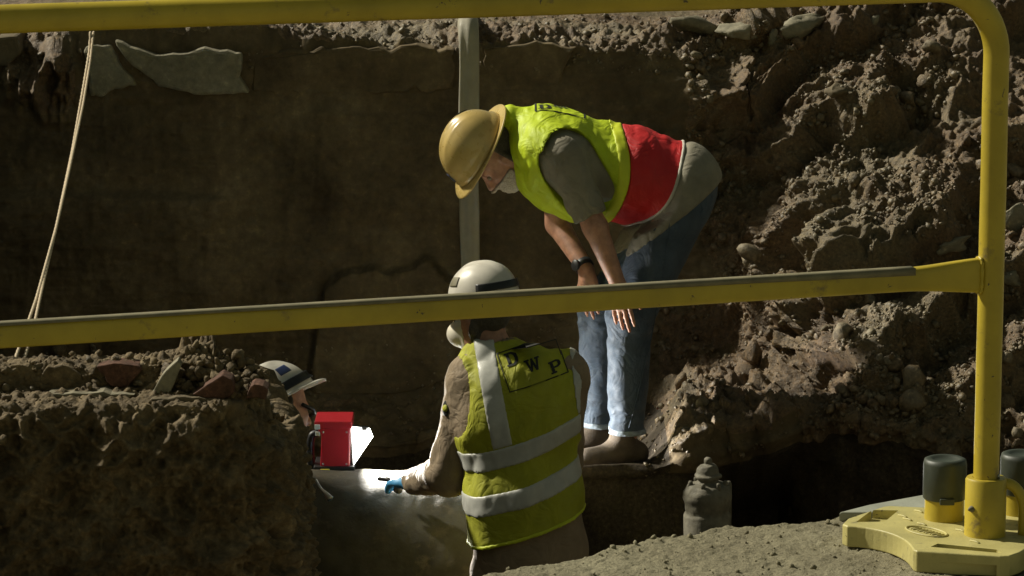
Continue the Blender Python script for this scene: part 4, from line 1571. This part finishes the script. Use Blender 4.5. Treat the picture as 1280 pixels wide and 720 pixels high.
tail = P(896, 226, Yc), P(806, 300, Yc)
tl_n = nrm(np.cross(tail[1] - tail[0], [0, 1.0, 0]))
if tl_n[0] < 0:
    tl_n = -tl_n
tail_cut = plane(tail[0] + np.array([0.0, 0, 0]), tl_n + np.array([0, 0, -0.05]))


vhem = P(857, 172, Yc), P(768, 286, Yc)
vh_n = nrm(np.cross(vhem[1] - vhem[0], [0, 1.0, 0]))
if vh_n[0] < 0:
    vh_n = -vh_n
_hp = plane(vhem[0] + (vhem[1] - vhem[0]) * 0.5 + np.array([0.006, 0, 0]), vh_n)
_hd = vhem[1] - vhem[0]


def hemcut(p):
    t = np.clip((p - vhem[0]) @ _hd / (_hd @ _hd), 0, 1)
    return _hp(p) - 0.075 * np.sin(math.pi * t ** 1.2)




def shirt1(p):
    off_ = sstep(-0.03, 0.03, hemcut(p))
    hips = np.minimum(rc(J['hn'], J['kn'], 0.118, 0.10)(p), rc(J['hf'], J['kf'], 0.118, 0.10)(p)) + 0.25 * (1 - off_)
    t = np.maximum(smin(torso1(p) - 0.004 - 0.028 * off_, hips, 0.04) + folds(p, 9, 0.004, 14), tail_cut(p))
    t = np.maximum(t, -(neck1(p) - 0.012))
    return smin(t, sleeve1(p), 0.02)


V, F = sdf_mesh(shirt1, lo1, hi1, VX)
mk('shirt', V, F, M['shirt'], one)
# jeans
ank_n = plane(J['an'] + up * 0.012, J['an'] - J['kn'])
ank_f = plane(J['af'] + up * 0.012, J['af'] - J['kf'])


def leg_cloth(p, side):
    h, k, a = (J['hn'], J['kn'], J['an']) if side else (J['hf'], J['kf'], J['af'])
    d = smin(rc(h, k, 0.116, 0.090)(p), rc(k, a, 0.086, 0.069)(p), 0.03)
    hgt = (p[:, 2] - a[2])
    crumple = np.exp(-((hgt - 0.06) / 0.07) ** 2) * 0.010 + np.exp(-((hgt - 0.40) / 0.09) ** 2) * 0.008
    d = d + crumple * fbm(p * np.array([0.6, 0.6, 1.8], np.float32), 15, 2, 0.5, 22 + side, 'r') + folds(p, 12, 0.004, 24, (1, 1, 0.45)) + 0.0015 * fbm(p, 45, 2, 0.5, 3)
    return d


waist1 = plane(P(842, 222, Yc), T1 + np.array([0, 0, 0.0]))


def jeans1(p):
    pel = np.maximum(smin(ell(J['pel'], (0.142, 0.178, 0.150), R1)(p), torso1(p) + 0.004, 0.02), waist1(p))
    a = np.maximum(leg_cloth(p, 1), ank_n(p))
    b = np.maximum(leg_cloth(p, 0), ank_f(p))
    return np.maximum(smin(smin(pel, a, 0.045), b, 0.045), -(tail_cut(p) + 0.03))


V, F = sdf_mesh(jeans1, lo1, hi1, VX)
jn = mk('jeans', V, F, M['jeans'], one)
bvj = bvh_of(V, F)


def on_cloth(px_list, name, mat, parent, rad=0.0022, bv=None):
    pp = []
    for (px, py) in px_list:
        d_ = Vector((P(px, py, 1.0) - np.array([0, 0, CAMZ])).tolist()).normalized()
        hit, nn_, _, _ = (bv or bvj).ray_cast(Vector((0, 0, CAMZ)), d_)
        if hit is not None:
            pp.append(np.array(hit) + np.array(nn_) * 0.0012)
    if len(pp) > 3:
        V_, F_ = sweep(np.array(pp), rad, 6)
        mk(name, V_, F_, mat, parent)


on_cloth([(840 - 28 * t - 26 * t * t, 250 + 285 * t) for t in np.linspace(0, 1, 60)], 'side_seam', M['jeans'], jn)
on_cloth([(846, 262), (852, 300), (868, 306), (878, 262), (873, 245), (858, 250), (846, 262)], 'back_pocket', M['jeans'], jn, 0.0025)
for sd, (a, k) in enumerate(((J['af'], J['kf']), (J['an'], J['kn']))):
    ax_ = nrm(a - k)
    c0 = plane(a - ax_ * 0.018, ax_)
    c1 = plane(a + ax_ * 0.004, ax_)
    V, F = sdf_mesh(lambda p: np.maximum(np.maximum(leg_cloth(p, sd) - 0.003 + 0.002 * fbm(p, 120, 2, 0.5, 4), c1(p)), -c0(p)), a - 0.14, a + 0.14, 0.0055)
    mk('cuff', V, F, M['cuff'], jn)
shoe(one, J['an'] + [-0.015, 0, 0], (-0.93, -0.36), ZG, 0.265)
shoe(one, J['af'] + [-0.01, 0, 0], (-0.98, -0.1), ZG, 0.265)
# vest
belly = uni([ell(P(712, 236, Yc), (0.17, 0.16, 0.10), R1), ell(P(770, 236, Yc), (0.15, 0.155, 0.10), R1)], 0.05)
collar = rc(P(664, 160, Yc), P(640, 150, Yc), 0.085, 0.055)
ah_n = uni([rc(J['sn'] + T1 * -0.01 + up * 0.0, J['sn'] + (J['en'] - J['sn']) * 0.55 - T1 * 0.03, 0.106, 0.108)], 0.01)
ah_f = uni([rc(J['sf'], J['sf'] + (J['ef'] - J['sf']) * 0.55 - T1 * 0.03, 0.094, 0.105)], 0.01)
nk = uni([rc(J['neck'], H1(0, 0, -0.03), 0.076, 0.09)], 0.01)


def vest1(p):
    d = smin(torso1(p) - 0.026, belly(p) - 0.012, 0.06)
    d = smin(d, collar(p), 0.03)
    d = d + folds(p, 6, 0.010, 33, (1.5, 0.7, 0.55)) + folds(p, 14, 0.005, 35, (1.6, 0.7, 0.5))
    d = smax(d, -ah_n(p), 0.008)
    d = smax(d, -ah_f(p), 0.008)
    return smax(d, -nk(p), 0.01)


def seam(p):
    """>0 on the red side: the seam across the ribs, bowed"""
    q = p - P(772, 142, Yc)
    s_ = (p - P(772, 142, Yc)) @ np.array([0, 0, -1.0])
    return q[:, 0] - 0.055 * np.sin(np.clip(s_ / 0.40, 0, 1) * math.pi) + 0.03 * np.clip(s_ / 0.4, 0, 1)


V, F = sdf_mesh(lambda p: np.maximum(np.maximum(vest1(p), hemcut(p)), seam(p)), lo1, hi1, VX)
vest = mk('vest', V, F, M['lime'], one)
vest['label'] = 'lime yoke of the safety vest'
bv1 = bvh_of(V, F)
V, F = sdf_mesh(lambda p: np.maximum(np.maximum(vest1(p), hemcut(p)), -seam(p) + 0.001), lo1, hi1, VX)
o = mk('vest_panel', V, F, M['red'], one)
o['label'] = 'red lower panel of the safety vest'
V, F = sdf_mesh(lambda p: np.maximum(np.maximum(vest1(p) - 0.004, seam(p) - 0.002), -seam(p) - 0.042), lo1, hi1, VX)
mk('vest_trim', V, F, M['lime_trim'], vest)
V, F = sdf_mesh(lambda p: np.maximum(np.maximum(vest1(p) - 0.004, hemcut(p) - 0.002), -hemcut(p) - 0.011), lo1, hi1, 0.005)
mk('vest_piping', V, F, M['piping'], o)


letters(vest, bv1, P(668, 140, Yc + 0.09), nrm([1, 0, 0.02]), np.array([0, -1.0, 0]), up, 0.16, M['ink'],
        dict(letters={'D': (0.08, 0.62, 0.3), 'W': (0.4, 0.38, 0.3), 'P': (0.8, 0.14, 0.3)}, frame=(0, 0, 1.15, 1.05), line=0.035))
# helmet, watch, ring
HB1 = Frame(P(600, 188, Yc - 0.02), (-0.46, -0.04, -0.875), (-0.83, -0.27, 0.45))
hat = hard_hat(HB1, M['gold'], one, True, 1.04)
hat_patch(HB1, hat, M['sticker'], 'sticker', 0.05, 0.32, 0.14, 0.12, 1.04)
hat_patch(HB1, hat, M['ink'], 'sticker', -2.6, 0.9, 0.2, 0.14, 1.04)
wv = nrm(J['wf'] - J['ef'])
V, F = lathe([(0.0335, -0.013), (0.0365, -0.012), (0.0365, 0.012), (0.0335, 0.013)], 28, J['wf'] - wv * 0.025, wv)
wt_ = mk('watch', V, F, M['black'], one)
fd = nrm(np.array([-0.8, -0.6, 0.2]) - wv * (np.array([-0.8, -0.6, 0.2]) @ wv))
V, F = lathe([(0.0005, 0.0), (0.020, 0.0), (0.021, 0.008), (0.018, 0.011), (0.0005, 0.0105)], 24, J['wf'] - wv * 0.025 + fd * 0.034, fd)
mk('watch_case', V, F, M['black'], wt_)

# ---------------------------------------------------------------- the worker seen from behind
Y2 = 11.72
g2 = P(662, 690, Y2)
Z2 = -2.17
two = empty('person', (g2[0], Y2, Z2), 'person seen from behind in white hard hat and lettered lime vest with grey stripes', 'person')
K = dict(pel=P(664, 690, Y2), wai=P(655, 620, Y2 + 0.01), che=P(648, 520, Y2 + 0.05), nk=P(618, 446, Y2 + 0.10), sl=P(591, 476, Y2 + 0.07), sr=P(704, 471, Y2 + 0.11),
         el=P(563, 592, Y2 + 0.12), wl=P(517, 603, Y2 + 0.36), er=P(700, 575, Y2 + 0.24), wr=P(640, 604, Y2 + 0.42))
X2 = g2[0]
K['hl'] = np.array([X2 - 0.10, Y2, K['pel'][2] - 0.08])
K['hr'] = np.array([X2 + 0.10, Y2, K['pel'][2] - 0.08])
K['kl'] = np.array([X2 - 0.13, Y2 + 0.03, Z2 + 0.52])
K['kr'] = np.array([X2 + 0.13, Y2 - 0.02, Z2 + 0.52])
K['al'] = np.array([X2 - 0.14, Y2 - 0.04, Z2 + 0.09])
K['ar'] = np.array([X2 + 0.15, Y2 - 0.06, Z2 + 0.09])
T2 = nrm(K['nk'] - K['pel'])
S2 = nrm(K['sr'] - K['sl'] - T2 * ((K['sr'] - K['sl']) @ T2))
B2 = np.cross(S2, T2)                                        # roughly along the view
R2 = np.stack([S2, B2, T2])
torso2 = uni([ell(K['pel'], (0.18, 0.135, 0.16), R2), ell(K['wai'], (0.178, 0.13, 0.19), R2), ell(K['che'], (0.205, 0.135, 0.20), R2),
              rc(K['sl'], K['sr'], 0.068, 0.068), rc(K['che'] + T2 * 0.12, K['nk'], 0.11, 0.068)], 0.06)
H2 = Frame(P(601, 398, Y2 + 0.13), (-0.80, 0.58, -0.14), (-0.12, 0.08, 0.99))
head2 = cull(head_sdf(H2), H2.c, 0.21)
neck2 = rc(K['nk'], H2(-0.02, 0, -0.05), 0.066, 0.06)
hand2 = hand_sdf(K['wl'], P(492, 598, Y2 + 0.46) - K['wl'], (0, -0.25, 1), 1, 0.35)
hand2r = hand_sdf(K['wr'], P(600, 598, Y2 + 0.50) - K['wr'], (0, -0.25, 1), -1, 0.35)


def arms2(p, o):
    return np.minimum(smin(rc(K['sl'], K['el'], 0.058 + o, 0.046 + o * 1.1)(p), rc(K['el'], K['wl'], 0.046 + o * 1.1, 0.030 + o * 0.6)(p), 0.03),
                      smin(rc(K['sr'], K['er'], 0.058 + o, 0.046 + o * 1.1)(p), rc(K['er'], K['wr'], 0.046 + o * 1.1, 0.030 + o * 0.6)(p), 0.03))


def legs2(p, o):
    return np.minimum(smin(rc(K['hl'], K['kl'], 0.09 + o, 0.062 + o)(p), rc(K['kl'], K['al'], 0.06 + o, 0.04 + o)(p), 0.03),
                      smin(rc(K['hr'], K['kr'], 0.09 + o, 0.062 + o)(p), rc(K['kr'], K['ar'], 0.06 + o, 0.04 + o)(p), 0.03))


def body2(p):
    d = smin(smin(torso2(p), legs2(p, 0), 0.05), neck2(p), 0.04)
    d = smin(smin(d, head2(p), 0.025), arms2(p, 0), 0.03)
    return smin(smin(d, hand2(p), 0.012), hand2r(p), 0.012)


lo2, hi2 = bounds(list(K.values()) + [H2(0, 0, 0.16), P(470, 600, Y2 + 0.5), K['al'] - up * 0.1], 0.2)
V, F = sdf_mesh(body2, lo2, hi2, 0.0062)
mk('body', V, F, M['skin'], two)
hb = lambda p: np.maximum(np.maximum(head2(p) - 0.008 + 0.004 * fbm(p, 70, 2, 0.5, 5), (p - H2(-0.02, 0, 0)) @ H2.f + 0.35 * ((p - H2(0, 0, 0)) @ H2.u)), -((p - H2(0, 0, -0.075)) @ H2.u))
lo, hi = bounds([H2.c], 0.17)
V, F = sdf_mesh(hb, lo, hi, 0.005)
mk('hair', V, F, M['hair'], two)
for s in (1, -1):
    V, F = lathe([(0.0005, -0.012), (0.009, -0.008), (0.0122, 0), (0.009, 0.008), (0.0005, 0.012)], 14, H2(0.079, 0.031 * s, 0.0), H2.f)
    mk('eye', V, F, M['eye'], two)
V, F = sdf_mesh(lambda p: np.maximum(smin(ell(H2(0.075, 0, -0.05), (0.07, 0.058, 0.052), H2.R)(p), head2(p) - 0.002, 0.01), -((p - H2(0.035, 0, 0)) @ H2.f) + 0.004) , lo, hi, 0.005)
mk('dust_mask', V, F, M['mask'], two)


def jacket2(p):
    t = torso2(p) - 0.022
    t = np.maximum(t, -(neck2(p) - 0.010))
    a = arms2(p, 0.032)
    wcut_l = plane(K['wl'] + (K['wl'] - K['el']) * 0.06, K['wl'] - K['el'])
    wcut_r = plane(K['wr'] + (K['wr'] - K['er']) * 0.06, K['wr'] - K['er'])
    a = np.maximum(a + folds(p, 9, 0.007, 43, (1, 0.7, 1.5)) + folds(p, 22, 0.002, 44), np.minimum(np.maximum(wcut_l(p), -9), np.maximum(wcut_r(p), 9 * 0 - 9)) * 0 - 1)
    dl = np.sqrt(((p - K['wl']) ** 2).sum(1))
    a = np.where(dl < 0.12, np.maximum(a, wcut_l(p)), a)
    dr_ = np.sqrt(((p - K['wr']) ** 2).sum(1))
    a = np.where(dr_ < 0.12, np.maximum(a, wcut_r(p)), a)
    d = smin(t, a, 0.03)
    return np.maximum(d, -((p - (K['pel'] - T2 * 0.06)) @ T2))


V, F = sdf_mesh(jacket2, lo2, hi2, VX)
mk('jacket', V, F, M['tan'], two)


def trous2(p):
    d = smin(ell(K['pel'], (0.19, 0.15, 0.17), R2)(p), legs2(p, 0.02), 0.05) + folds(p, 9, 0.008, 47)
    return np.maximum(np.maximum(d, (p - K['pel'] - T2 * 0.05) @ T2), (Z2 + 0.10) - p[:, 2])


V, F = sdf_mesh(trous2, lo2, hi2, 0.009)
mk('trousers', V, F, M['tan'], two)
shoe(two, K['al'], (-0.2, 1.0), Z2)
shoe(two, K['ar'], (0.2, 1.0), Z2)
hemA, hemB = P(574, 692, Y2 - 0.1), P(746, 641, Y2 - 0.1)
hd2 = nrm(hemB - hemA)
hn2 = nrm(np.cross(hd2, [0, 1, 0.05]))
if hn2[2] > 0:
    hn2 = -hn2
hem2 = plane(hemA, hn2)
ah2l = rc(K['sl'] - S2 * 0.05 + B2 * 0.02, K['sl'] - T2 * 0.13 - S2 * 0.02 + B2 * 0.03, 0.085, 0.088)
ah2r = rc(K['sr'] + S2 * 0.05 + B2 * 0.02, K['sr'] - T2 * 0.13 + S2 * 0.04 + B2 * 0.03, 0.078, 0.080)
nk2 = rc(K['nk'] + T2 * 0.0, K['nk'] + T2 * 0.2, 0.074, 0.09)


def vest2s(p):
    d = torso2(p) - 0.038
    low_ = rc(K['wai'] - T2 * 0.15, K['wai'] + T2 * 0.05, 0.0, 0.0)
    flare = np.clip(-((p - K['wai']) @ T2), 0, 0.3) * 0.10
    d = d - flare + folds(p, 6, 0.012, 53, (1.2, 0.8, 0.45)) + folds(p, 15, 0.004, 54, (1, 0.8, 0.6))
    return d


def vest2(p):
    d = vest2s(p)
    d = smax(d, -ah2l(p), 0.01)
    d = smax(d, -ah2r(p), 0.01)
    d = smax(d, -nk2(p), 0.01)
    return np.maximum(d, hem2(p))


V, F = sdf_mesh(vest2, lo2, hi2, VX)
v2 = mk('vest', V, F, M['yellowvest'], two)
bv2 = bvh_of(V, F)


def band(ya, yb, wpx, xa=575, xb=745):
    a, b = P(xa, ya, Y2 - 0.13), P(xb, yb, Y2 - 0.13)
    dd = nrm(b - a)
    n_ = nrm(np.cross(dd, [0, 1, 0.10]))
    if n_[2] < 0:
        n_ = -n_
    c = plane(a, n_)
    hw = wpx / 2 * Y2 / FPX
    return lambda p: np.abs(c(p)) - hw


V, F = sdf_mesh(lambda p: np.maximum(vest2(p) - 0.003, -hem2(p) - 0.011), lo2, hi2, 0.0055)
mk('hem_binding', V, F, M['lime_trim'], v2)
for ya, yb in ((592, 536), (643, 593)):
    bf = band(ya, yb, 25)
    V, F = sdf_mesh(lambda p: np.maximum(vest2(p) - 0.004, bf(p)), lo2, hi2, 0.0055)
    mk('reflective_stripe', V, F, M['silver'], v2)
for xa, xb, sw in ((606, 628, 0.036), (722, 736, 0.026)):
    a, b = P(xa, 445, Y2 - 0.1), P(xb, 555, Y2 - 0.1)
    dd = nrm(b - a)
    n_ = nrm(np.cross(dd, [0, 1.0, 0]))
    c = plane(a, n_)
    lowc = band(590, 538, 25)
    mid_a = plane(P(575, 579, Y2 - 0.13), nrm(np.cross(nrm(P(745, 523, Y2 - 0.13) - P(575, 579, Y2 - 0.13)), [0, -1, -0.1])))
    sg = 1.0 if mid_a((P(640, 480, Y2 - 0.13)[None]).astype(np.float32))[0] < 0 else -1.0
    V, F = sdf_mesh(lambda p: np.maximum(np.maximum(vest2(p) - 0.0035, np.abs(c(p)) - sw), mid_a(p) * sg), lo2, hi2, 0.0055)
    mk('reflective_stripe', V, F, M['silver'], v2)
TX = nrm(P(690, 427, Y2) - P(625, 446, Y2))
TY = nrm(P(626, 446, Y2) - P(641, 487, Y2))
letters(v2, bv2, P(640, 488, Y2 - 0.12), TX, TY, np.array([0, -1.0, 0.1]), 0.19, M['ink'],
        dict(letters={'D': (0.06, 0.40, 0.23), 'W': (0.37, 0.20, 0.22), 'P': (0.76, 0.03, 0.22)}, frame=(-0.06, -0.04, 1.06, 0.68), line=0.018))
HB2 = Frame(P(605, 376, Y2 + 0.13), (-0.86, 0.46, -0.16), (-0.1, 0.08, 0.98))
hat = hard_hat(HB2, M['white_hat'], two, False, 0.95, 0.045)
hat_patch(HB2, hat, M['black'], 'goggle_strap', 2.75, 0.36, 0.95, 0.10, 0.95, 0.006)
hat_patch(HB2, hat, M['tape'], 'sticker', 0.9, 0.6, 0.22, 0.14, 0.95, 0.003)
# gloves, sleeve badge
for nm, w_, e_, tip, sd in (('glove', 'wl', 'el', P(492, 598, Y2 + 0.46), 1), ('glove', 'wr', 'er', P(600, 598, Y2 + 0.50), -1)):
    gf = hand_sdf(K[w_], tip - K[w_], (0, -0.25, 1), sd, 0.35, grow=0.004)
    wrl = rc(K[w_] - nrm(K[w_] - K[e_]) * 0.04, K[w_], 0.044, 0.036)
    lo, hi = bounds([K[w_], tip + (tip - K[w_])], 0.13)
    V, F = sdf_mesh(lambda p: smin(gf(p) + 0.001 * fbm(p, 60, 2, 0.5, 2), wrl(p), 0.02), lo, hi, 0.005)
    mk(nm, V, F, M['glove'], two)
bc = P(549, 508, Y2 + 0.02)
bd_ = nrm([-0.75, -0.62, 0.15])
hitb = None
bx_, by_ = frame_of(bd_)
c0 = K['sl'] + (K['el'] - K['sl']) * 0.30 + bd_ * 0.089
V, F = lathe([(0.022, -0.006), (0.022, 0.003), (0.019, 0.0045), (0.001, 0.0045)], 24, c0, bd_)
V = c0 + (V - c0) @ (np.eye(3) * 1.0) * [0.8, 0.8, 1.25]
o = mk('shoulder_patch', V, F, M['ink'], two)
V, F = lathe([(0.013, 0.004), (0.0125, 0.0065), (0.001, 0.0065)], 20, c0, bd_)
mk('patch_emblem', V, F, M['yellowvest'], o)

# ---------------------------------------------------------------- the worker behind the block
Y3 = 11.9
H3c = P(353, 511, Y3)
H3 = Frame(H3c, (0.80, 0.52, -0.30), (-0.42, 0.1, 0.9))
x3 = H3c[0] - 0.30
Q = dict(nk=H3(-0.06, 0, -0.16), che=np.array([x3 - 0.05, Y3 - 0.08, H3c[2] - 0.40]), pel=np.array([x3 - 0.28, Y3 - 0.16, Z2 + 0.38]))
T3 = nrm(Q['nk'] - Q['pel'])
S3 = nrm(np.cross(H3.f, [0, 0, 1.0]))
B3 = np.cross(S3, T3)
R3 = np.stack([S3, B3, T3])
three = empty('person', (x3 - 0.15, Y3 - 0.1, Z2), 'person in white hard hat with dark band leaning over the pipe behind the earth block', 'person')
Q['sl'] = Q['nk'] - T3 * 0.05 - S3 * 0.18
Q['sr'] = Q['nk'] - T3 * 0.05 + S3 * 0.18
Q['el'] = Q['sl'] + np.array([0.02, 0.05, -0.27])
Q['er'] = Q['sr'] + np.array([-0.06, -0.02, -0.27])
Q['wl'] = Q['el'] + np.array([0.10, 0.14, -0.02])
Q['wr'] = Q['er'] + np.array([0.02, 0.2, -0.02])
Q['kl'] = Q['pel'] + H3.f * [1, 1, 0] * 0.35 - S3 * 0.12 - up * 0.22
Q['kr'] = Q['pel'] + H3.f * [1, 1, 0] * 0.35 + S3 * 0.12 - up * 0.22
Q['kl'][2] = Q['kr'][2] = Z2 + 0.10
Q['al'] = Q['kl'] - H3.f * [1, 1, 0] * 0.42
Q['ar'] = Q['kr'] - H3.f * [1, 1, 0] * 0.42
Q['al'][2] = Q['ar'][2] = Z2 + 0.07
torso3 = uni([ell(Q['pel'], (0.17, 0.13, 0.15), R3), ell(Q['che'], (0.18, 0.13, 0.24), R3), rc(Q['sl'], Q['sr'], 0.07, 0.07), rc(Q['pel'], Q['nk'], 0.12, 0.08)], 0.07)
head3 = cull(head_sdf(H3), H3.c, 0.21)
nk3 = rc(Q['nk'], H3(-0.02, 0, -0.05), 0.066, 0.06)
hd3 = [hand_sdf(Q['wl'], np.array([0.2, 0.5, -0.1]), (0, -0.3, 1), 1, 0.4), hand_sdf(Q['wr'], np.array([0.1, 0.5, -0.2]), (0, -0.3, 1), -1, 0.4)]


def limbs3(p, o):
    d = None
    for a, b, c, r0, r1, r2 in (('sl', 'el', 'wl', 0.058, 0.046, 0.030), ('sr', 'er', 'wr', 0.058, 0.046, 0.030), ):
        e = smin(rc(Q[a], Q[b], r0 + o, r1 + o)(p), rc(Q[b], Q[c], r1 + o, r2 + o)(p), 0.03)
        d = e if d is None else np.minimum(d, e)
    return d


def legs3(p, o):
    d = None
    for s in 'lr':
        e = smin(rc(Q['pel'], Q['k' + s], 0.10 + o, 0.065 + o)(p), rc(Q['k' + s], Q['a' + s], 0.062 + o, 0.045 + o)(p), 0.03)
        d = e if d is None else np.minimum(d, e)
    return d


def body3(p):
    d = smin(smin(torso3(p), legs3(p, 0), 0.05), nk3(p), 0.04)
    d = smin(smin(d, head3(p), 0.025), limbs3(p, 0), 0.03)
    return smin(smin(d, hd3[0](p), 0.012), hd3[1](p), 0.012)


lo3, hi3 = bounds(list(Q.values()) + [H3(0, 0, 0.16), H3(0.14, 0, 0), Q['wl'] + [0.2, 0.1, 0]], 0.2)
V, F = sdf_mesh(body3, lo3, hi3, 0.0075)
mk('body', V, F, M['skin'], three)
V, F = sdf_mesh(lambda p: np.maximum(smin(torso3(p) - 0.016, limbs3(p, 0.018), 0.03) + folds(p, 9, 0.009, 63), -(nk3(p) - 0.012)), lo3, hi3, 0.01)
mk('jacket', V, F, M['tan'], three)
V, F = sdf_mesh(lambda p: np.maximum(legs3(p, 0.02) + folds(p, 9, 0.008, 64), (p - Q['pel'] - T3 * 0.03) @ T3), lo3, hi3, 0.01)
mk('trousers', V, F, M['jeans'], three)
lo, hi = bounds([H3.c], 0.17)
V, F = sdf_mesh(lambda p: np.maximum(np.maximum(head3(p) - 0.007 + 0.003 * fbm(p, 70, 2, 0.5, 5), (p - H3(-0.012, 0, 0)) @ H3.f), -((p - H3(0, 0, -0.055)) @ H3.u)), lo, hi, 0.006)
mk('hair', V, F, M['hair'], three)
V, F = sweep([H3(0.03, 0.082, 0.004), H3(0.085, 0.066, 0.0), H3(0.112, 0.035, -0.002), H3(0.118, 0, 0.0), H3(0.112, -0.035, -0.002), H3(0.085, -0.066, 0.0), H3(0.03, -0.082, 0.004)], 0.007, 8)
mk('safety_glasses', V, F, M['black'], three)
HB3 = Frame(P(349, 502, Y3), (0.80, 0.44, 0.38), (-0.54, 0.12, 0.83))
hat = hard_hat(HB3, M['white_hat'], three, False, 0.98, 0.036)
hat_patch(HB3, hat, M['black'], 'goggle_strap', -1.0, 0.22, 1.15, 0.1, 1.02, 0.004)
hat_patch(HB3, hat, M['sticker'], 'sticker', -1.2, 0.62, 0.2, 0.13, 1.02, 0.0035)

# ---------------------------------------------------------------- red work lamp on the pipe
YL = 12.52
zl0 = P(418, 592, YL)[2]
m_ = YL / FPX * 1.0
lamp = empty('work_lamp', P(418, 592, YL), 'red battery work lamp with glowing white panel standing on the pipe', 'lamp')


def lp(px, py, dy=0.0):
    return P(px, py, YL + dy)


def lbox(name, x0, y0, x1, y1, dy0, dy1, mat, bev=0.006, parent=None):
    V, F = prism([lp(x0, y1, dy0), lp(x1, y1, dy0), lp(x1, y0, dy0), lp(x0, y0, dy0)], (0, dy1 - dy0, 0))
    o = mk(name, V, F, mat, parent or lamp, smooth=False)
    return bevel(o, bev, 3)


V, F = prism([lp(400, 584), lp(437, 584), lp(438, 535), lp(396, 535), lp(402, 545)], (0, 0.15, 0))
hs = bevel(mk('housing', V, F, M['lamp_red'], lamp, smooth=False), 0.006, 3)
lbox('housing_lid', 393, 527, 440, 536, -0.012, 0.162, M['lamp_red'], 0.004)
lbox('lamp_base', 392, 583.5, 443, 592.5, -0.01, 0.16, M['black'], 0.004)
V, F = sweep(smooth_path([lp(398, 541, 0.05), lp(390, 543, 0.05), lp(388, 552, 0.05), lp(388, 574, 0.05), lp(390, 582, 0.05), lp(398, 583, 0.05)], 30), 0.014, 14)
mk('handle', V, F, M['black'], lamp)
lbox('clip', 393, 531, 400, 537, -0.018, -0.008, M['lamp_white'] if False else M['silver'], 0.002)
lbox('clip', 394, 540, 400, 545, -0.014, -0.004, M['silver'], 0.002)
lbox('tag', 400, 586.5, 412, 590.5, -0.014, -0.009, M['yellow_tag'], 0.001)
lbox('latch', 452, 534, 460, 538, 0.06, 0.066, M['black'], 0.001)
for xr, yr in ((404, 540), (433, 540), (404, 580), (433, 580)):
    V, F = lathe([(0.004, 0), (0.004, 0.003), (0.002, 0.004)], 10, lp(xr, yr, 0.001), (0, -1, 0))
    mk('screw', V, F, M['steel'], lamp)
# tilting head: dark bezel and bright panel
pn = nrm([0.62, -0.74, -0.12])
pc = [lp(439, 533, 0.02), lp(462, 535, 0.095), lp(468, 546, 0.105), lp(442, 581, 0.03)]
pc = np.array(pc)
cen_ = pc.mean(0)
nrm_h = nrm(np.cross(pc[1] - pc[0], pc[3] - pc[0]))
if nrm_h[1] > 0:
    nrm_h = -nrm_h
for i in range(4):
    pc[i] -= nrm_h * ((pc[i] - cen_) @ nrm_h)
big_ = cen_ + (pc - cen_) * 1.10
V, F = prism(big_ - nrm_h * 0.004, -nrm_h * 0.03)
bevel(mk('lamp_head', V, F, M['black'], lamp, smooth=False), 0.004)
V, F = prism(cen_ + (pc - cen_) * 0.98, -nrm_h * 0.003)
mk('light_panel', V, F, M['lamp_white'], lamp, smooth=False)
ld = bpy.data.lights.new('lamp_light', 'AREA')
ld.shape = 'RECTANGLE'
ld.size = 0.06
ld.size_y = 0.09
ld.energy = 52.0
ld.spread = math.radians(112)
ld.color = (1.0, 0.97, 0.9)
lo_ = bpy.data.objects.new('lamp_light', ld)
COL.objects.link(lo_)
lo_.parent = lamp
lo_.matrix_parent_inverse = Matrix.Translation(-lamp.location)
lo_.location = Vector((cen_ + nrm_h * 0.006).tolist())
lo_.rotation_euler = Vector((1.0, -0.60, -0.25)).to_track_quat('-Z', 'Y').to_euler()

# ---- tools on the pipe
V, F = sweep(smooth_path([P(394, 600, 12.12), P(400, 610, 12.10), P(408, 618, 12.07), P(413, 624, 12.06)], 20), np.concatenate([np.full(10, 0.006), np.linspace(0.006, 0.013, 10)]), 10)
o = mk('wrench', V, F, M['steel'])
tag(o, 'small steel wrench lying on the pipe below the red lamp', 'wrench')
tl_ = empty('ratchet', P(500, 604, 12.16), 'black handled ratchet under the blue glove on the pipe', 'tool')
V, F = sweep(smooth_path([P(474, 598, 12.20), P(484, 599, 12.16), P(494, 604, 12.14), P(498, 610, 12.13)], 24), 0.009, 10)
mk('handle', V, F, M['black'], tl_)
V, F = lathe([(0.014, -0.012), (0.016, -0.010), (0.016, 0.010), (0.014, 0.012)], 20, P(498, 611, 12.13), (0.2, -0.4, 0.9))
mk('ratchet_head', V, F, M['steel'], tl_)
